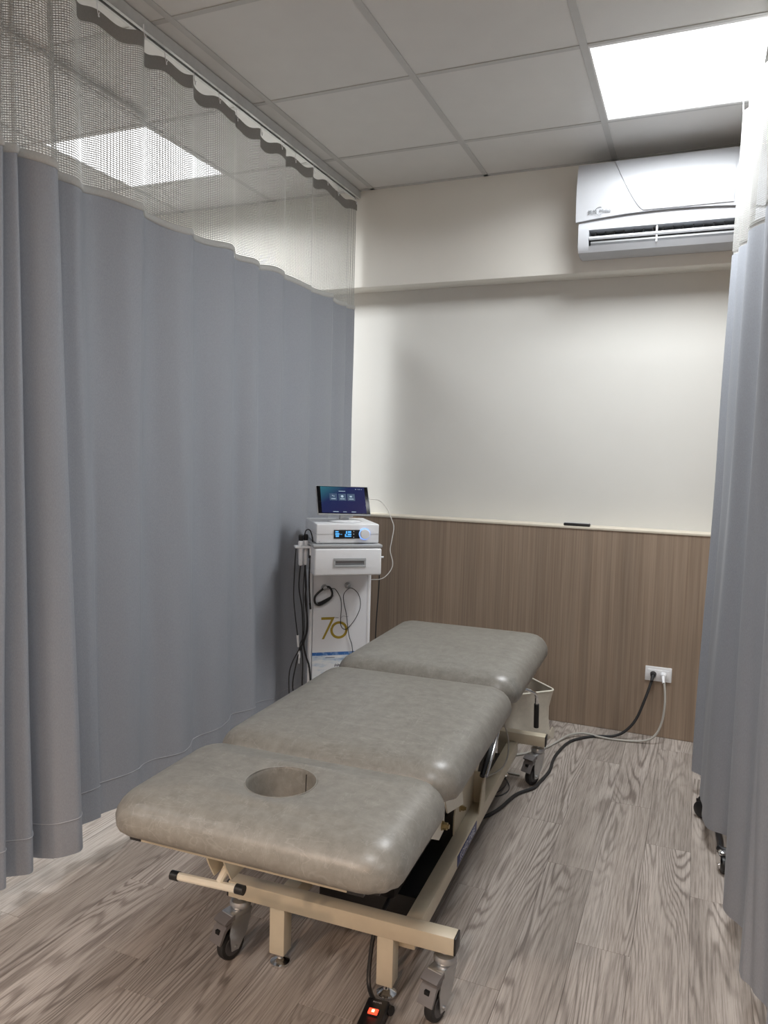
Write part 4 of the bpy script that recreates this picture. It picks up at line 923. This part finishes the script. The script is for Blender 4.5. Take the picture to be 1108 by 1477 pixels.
# ---- unit on the cart
TU = empty('therapy_unit', (-1.349, 2.877, 0.8975), YC); tag(TU, 'white control unit with blue lit display and round knob on the cart', 'medical unit')
MB().box(-0.133, 0.141, 0.030, 0.330, 0.003, 0.086, bev=0.006, seg=3).build('housing', 'white', TU)
MB().box(-0.1335, 0.1415, 0.0285, 0.3305, 0.0425, 0.0435).build('housing_seam', 'greymid', TU, smooth=False)
for sx_ in (-0.11, 0.115): MB().cyl((sx_, 0.06, 0), (sx_, 0.06, 0.004), 0.009, seg=12).build('foot', 'black', TU)
ds = MB().box(-0.058, 0.056, 0.0270, 0.0305, 0.0235, 0.0610, bev=0.001).build('display', 'dark', TU)
g = MB()
for a0, a1, z0, z1 in ((-0.052, -0.038, 0.050, 0.056), (-0.052, -0.034, 0.040, 0.047), (-0.050, -0.036, 0.031, 0.038), (-0.030, -0.022, 0.041, 0.043), (-0.006, 0.000, 0.044, 0.056), (0.003, 0.017, 0.048, 0.056), (0.002, 0.018, 0.038, 0.045), (-0.010, 0.018, 0.031, 0.0355), (-0.010, -0.004, 0.036, 0.043)):
    g.box(a0, a1, 0.0262, 0.0272, z0, z1)
g.build('display_digits', 'lcd', ds, smooth=False)
g = MB()
for z0 in (0.053, 0.041, 0.028): g.box(0.027, 0.030, 0.0262, 0.0272, z0, z0+0.003)
g.build('display_marks', 'white', ds, smooth=False)
kn = MB().lathe([(0.021, 0.030), (0.021, 0.012), (0.019, 0.009), (0.006, 0.008)], p=(0.076, 0, 0.0435), axis='Y', seg=32).build('knob', 'white', TU)
MB().lathe([(0.0205, 0.0305), (0.0250, 0.0295), (0.0250, 0.0265), (0.0205, 0.0255)], p=(0.076, 0, 0.0435), axis='Y', seg=32).build('knob_ring', 'knobglow', kn)
MB().tube([(-0.122, 0.029, 0.013), (-0.120, 0.029, 0.009), (-0.117, 0.029, 0.013)], 0.0006, seg=5, smooth=1).tube([(0.012, 0.20, 0.0), (0.012, 0.20, 0.0005)], 0.0003, seg=4, smooth=1).build('unit_mark', 'inkgrey', TU)

# ---- tablet stand and tablet
ST = empty('tablet_stand', (-1.349, 2.877, 0.8975+0.086), YC); tag(ST, 'low white round stand holding the tablet on the control unit', 'stand')
MB().lathe([(0.0, 0.0), (0.075, 0.0), (0.078, 0.003), (0.070, 0.007), (0.03, 0.010), (0.0, 0.011)], p=(0.012, 0.155, 0), seg=40).build('base', 'white', ST)
MB().box(-0.012, 0.028, 0.130, 0.165, 0.008, 0.040, bev=0.004).box(-0.014, 0.044, 0.118, 0.150, 0.022, 0.031, bev=0.003).build('neck', 'zinc', ST)
TL = empty('tablet', (-1.349, 2.877, 0), YC); tag(TL, 'tablet showing a dark blue menu, propped above the control unit', 'tablet')
lean = math.atan2(0.090, 0.122); Lt = math.hypot(0.090, 0.122)
# local plane: x across, y up the screen, z out of the screen
Mt = Matrix.Translation((0.003, 0.105, 1.0175)) @ Matrix.Rotation(math.radians(90)-lean, 4, 'X') @ Matrix.Rotation(math.radians(-1.2), 4, 'Z')
MB().box(-0.119, 0.119, 0.0, Lt, -0.011, 0.0, bev=0.005, seg=3).build('case', 'greymid', TL, xf=Mt)
MB().box(-0.1155, 0.1155, 0.0045, Lt-0.0045, -0.002, 0.0012, bev=0.001).build('bezel', 'bezel', TL, xf=Mt)
sc = MB().box(-0.0995, 0.0995, 0.0075, Lt-0.0075, 0.0010, 0.0016).build('screen', 'screen', TL, smooth=False, xf=None)
sc.matrix_local = Mt
g = MB()
for k in (-1, 0, 1): g.box(k*0.040-0.017-0.004, k*0.040+0.017-0.004, 0.072, 0.108, 0.0017, 0.0020)
o = g.build('menu_tile', 'uitile', sc, smooth=False)
g = MB()
for k in (-1, 0, 1):
    x = k*0.040-0.004
    g.box(x-0.010, x+0.010, 0.079, 0.082, 0.0020, 0.0023)
    if k == 0: g.lathe([(0.006, 0.0020), (0.006, 0.0023)], p=(x, 0.094, 0), seg=14)
    elif k == 1: g.box(x-0.006, x+0.004, 0.090, 0.097, 0.0020, 0.0023)
    else: g.tube([(x-0.006, 0.096, 0.0021), (x-0.002, 0.098, 0.0021), (x+0.002, 0.092, 0.0021), (x+0.006, 0.096, 0.0021)], 0.0010, seg=5, smooth=2)
g.box(-0.018, 0.012, 0.120, 0.1225, 0.0017, 0.0020).box(0.058, 0.062, 0.132, 0.1345, 0.0017, 0.0020).box(0.068, 0.070, 0.132, 0.1345, 0.0017, 0.0020).box(0.074, 0.079, 0.132, 0.1345, 0.0017, 0.0020).box(0.084, 0.088, 0.132, 0.134, 0.0017, 0.0020)
g.box(-0.050, -0.026, 0.0125, 0.0150, 0.0017, 0.0020).box(-0.006, 0.010, 0.0125, 0.0145, 0.0017, 0.0020).box(0.032, 0.052, 0.0125, 0.0150, 0.0017, 0.0020)
g.build('menu_icons', 'uiglow', sc, smooth=False)
uc = MB().tube([(0.122, 0.170, 1.083), (0.145, 0.175, 1.082), (0.183, 0.19, 1.073), (0.217, 0.20, 1.039), (0.240, 0.20, 0.993), (0.253, 0.20, 0.952), (0.245, 0.20, 0.892), (0.239, 0.20, 0.845), (0.252, 0.20, 0.794), (0.248, 0.20, 0.762), (0.225, 0.20, 0.730), (0.195, 0.205, 0.712), (0.150, 0.25, 0.70), (0.122, 0.29, 0.66)], 0.0020, seg=8)
uc.box(0.114, 0.126, 0.164, 0.176, 1.079, 1.087, bev=0.001)
o = uc.build('charging_cable', 'whitecord'); o.location = (-1.349, 2.877, 0); o.rotation_euler = (0, 0, YC); tag(o, 'thin white charging cable hanging from the tablet', 'cable')

# ---- things hanging on the cart
def hung(name, mb, m, label, cat, group=None):
    o = mb.build(name, m); o.location = (-1.349, 2.877, 0); o.rotation_euler = (0, 0, YC); tag(o, label, cat, group); return o
lp_ = [(-0.046, 0.685), (-0.027, 0.683), (-0.011, 0.662), (0.001, 0.635), (0.004, 0.594), (0.002, 0.54), (0.006, 0.512), (0.022, 0.499), (0.04, 0.509), (0.067, 0.542), (0.086, 0.592), (0.087, 0.633), (0.073, 0.667), (0.045, 0.688), (0.023, 0.677), (0.013, 0.653), (0.016, 0.616), (0.027, 0.571), (0.034, 0.52), (0.043, 0.465), (0.056, 0.426), (0.062, 0.36), (0.06, 0.28)]
n_ = len(lp_)
hung('looped_lead', MB().tube([(-0.073, 0.132, 0.684)]+[(u_, 0.141-0.012*(1 if 9 < i < 15 else 0), z_) for i, (u_, z_) in enumerate(lp_)], 0.0016, seg=6, smooth=5), 'rubber', 'thin black lead looped over the pegs in front of the poster', 'cable')
fp = [(-0.074, 0.690), (-0.052, 0.692), (-0.040, 0.664), (-0.052, 0.640), (-0.091, 0.616), (-0.112, 0.620), (-0.119, 0.642), (-0.108, 0.664)]
ft = hung('hand_frame', MB().tube([(u_, 0.132, z_) for u_, z_ in fp], 0.0048, seg=10, closed=True, smooth=5), 'black', 'black loop-shaped handle frame hanging on the left peg of the cart', 'handle')
MB().prism([(-0.050, 0.642), (-0.046, 0.652), (-0.090, 0.630), (-0.108, 0.624), (-0.092, 0.6135)], 'Y', 0.127, 0.137).build('applicator_pad', 'black', ft, smooth=False)
MB().tube([(-0.115, 0.135, 0.612), (-0.090, 0.136, 0.609), (-0.055, 0.136, 0.628), (-0.032, 0.138, 0.655)], 0.0020, seg=6).build('applicator_edge', 'greymid', ft)
for i, (u_, v_) in enumerate(((-0.186, 0.112), (-0.163, 0.128))):
    hp_ = hung('handpiece', MB().lathe([(0.006, 0.795), (0.0095, 0.80), (0.0105, 0.85), (0.011, 0.872), (0.012, 0.882), (0.012, 0.897), (0.008, 0.905)], p=(u_, v_, 0), seg=16), 'white', ['white probe handpiece farther left in the holder beside the cart', 'white probe handpiece nearer the drawer in the holder beside the cart'][i], 'probe', 'probes in the cart holder')
    MB().lathe([(0.009, 0.903), (0.011, 0.908), (0.011, 0.925), (0.007, 0.930)], p=(u_, v_, 0), seg=14).build('probe_head', 'black', hp_)
    MB().tube([(u_, v_, 0.797), (u_+0.004*(i*2-1), v_+0.01, 0.70), (u_+0.012, v_+0.015, 0.60), (u_+0.018, v_+0.02, 0.50), (u_+0.014-0.02*i, v_+0.02, 0.43), (u_+0.02-0.05*i, v_+0.02, 0.35), (u_+0.02-0.06*i, v_+0.02, 0.22), (u_+0.04, v_+0.02, 0.09)], 0.0030, seg=8).build('probe_cable', 'rubber', hp_)
hung('cable_adapter', MB().box(-0.152, -0.138, 0.10, 0.118, 0.826, 0.870, bev=0.003).tube([(-0.145, 0.109, 0.83), (-0.147, 0.112, 0.76), (-0.145, 0.115, 0.69), (-0.140, 0.118, 0.62)], 0.0036, seg=8).tube([(-0.145, 0.109, 0.868), (-0.135, 0.112, 0.90), (-0.145, 0.115, 0.945), (-0.163, 0.117, 0.948), (-0.172, 0.115, 0.918)], 0.0026, seg=8).tube([(-0.141, 0.118, 0.628), (-0.138, 0.118, 0.600)], 0.0048, seg=10, smooth=1), 'black', 'black cable adapter clipped beside the drawer', 'adapter')
cb_ = MB().tube([(-0.162, 0.14, 0.79), (-0.158, 0.13, 0.70), (-0.160, 0.13, 0.64), (-0.150, 0.13, 0.56), (-0.152, 0.135, 0.49), (-0.162, 0.14, 0.44), (-0.150, 0.14, 0.38), (-0.135, 0.14, 0.33), (-0.125, 0.14, 0.20), (-0.14, 0.10, 0.09)], 0.0042, seg=8)
hung('bundled_lead', cb_, 'rubber', 'thick bundled black lead hanging straight down beside the poster', 'cable')
ot = hung('outer_lead', MB().tube([(-0.206, 0.115, 0.872), (-0.208, 0.13, 0.80), (-0.210, 0.14, 0.66), (-0.200, 0.145, 0.56), (-0.188, 0.15, 0.475)], 0.0024, seg=8), 'rubber', 'thin black lead ending in a white plug, left of the cart', 'cable')
MB().cyl((-0.188, 0.15, 0.478), (-0.184, 0.15, 0.425), 0.006, 0.0045, seg=12).build('white_plug', 'white', ot)
ot = hung('outer_lead', MB().tube([(-0.163, 0.14, 0.79), (-0.168, 0.14, 0.66), (-0.160, 0.145, 0.50), (-0.176, 0.15, 0.44), (-0.181, 0.15, 0.41)], 0.0022, seg=8), 'rubber', 'thin black lead ending in a slim white jack, beside the cart', 'cable')
MB().cyl((-0.181, 0.15, 0.408), (-0.180, 0.15, 0.375), 0.0055, seg=12).cyl((-0.180, 0.15, 0.376), (-0.180, 0.15, 0.350), 0.0025, seg=10).build('white_jack', 'white', ot)
hung('trailing_lead', MB().tube([(-0.155, 0.145, 0.48), (-0.176, 0.145, 0.425), (-0.212, 0.15, 0.351), (-0.224, 0.15, 0.28), (-0.215, 0.14, 0.15), (-0.19, 0.12, 0.085)], 0.0026, seg=8), 'rubber', 'black lead trailing away to the curtain side of the cart', 'cable')
hung('mains_lead', MB().tube([(0.150, 0.26, 0.775), (0.196, 0.25, 0.745), (0.203, 0.25, 0.717), (0.201, 0.25, 0.637), (0.196, 0.25, 0.542), (0.193, 0.25, 0.471), (0.19, 0.25, 0.25), (0.20, 0.26, 0.05), (0.22, 0.32, 0.006)], 0.0028, seg=8), 'rubber', 'black mains lead hanging down the right side of the cart', 'cable')
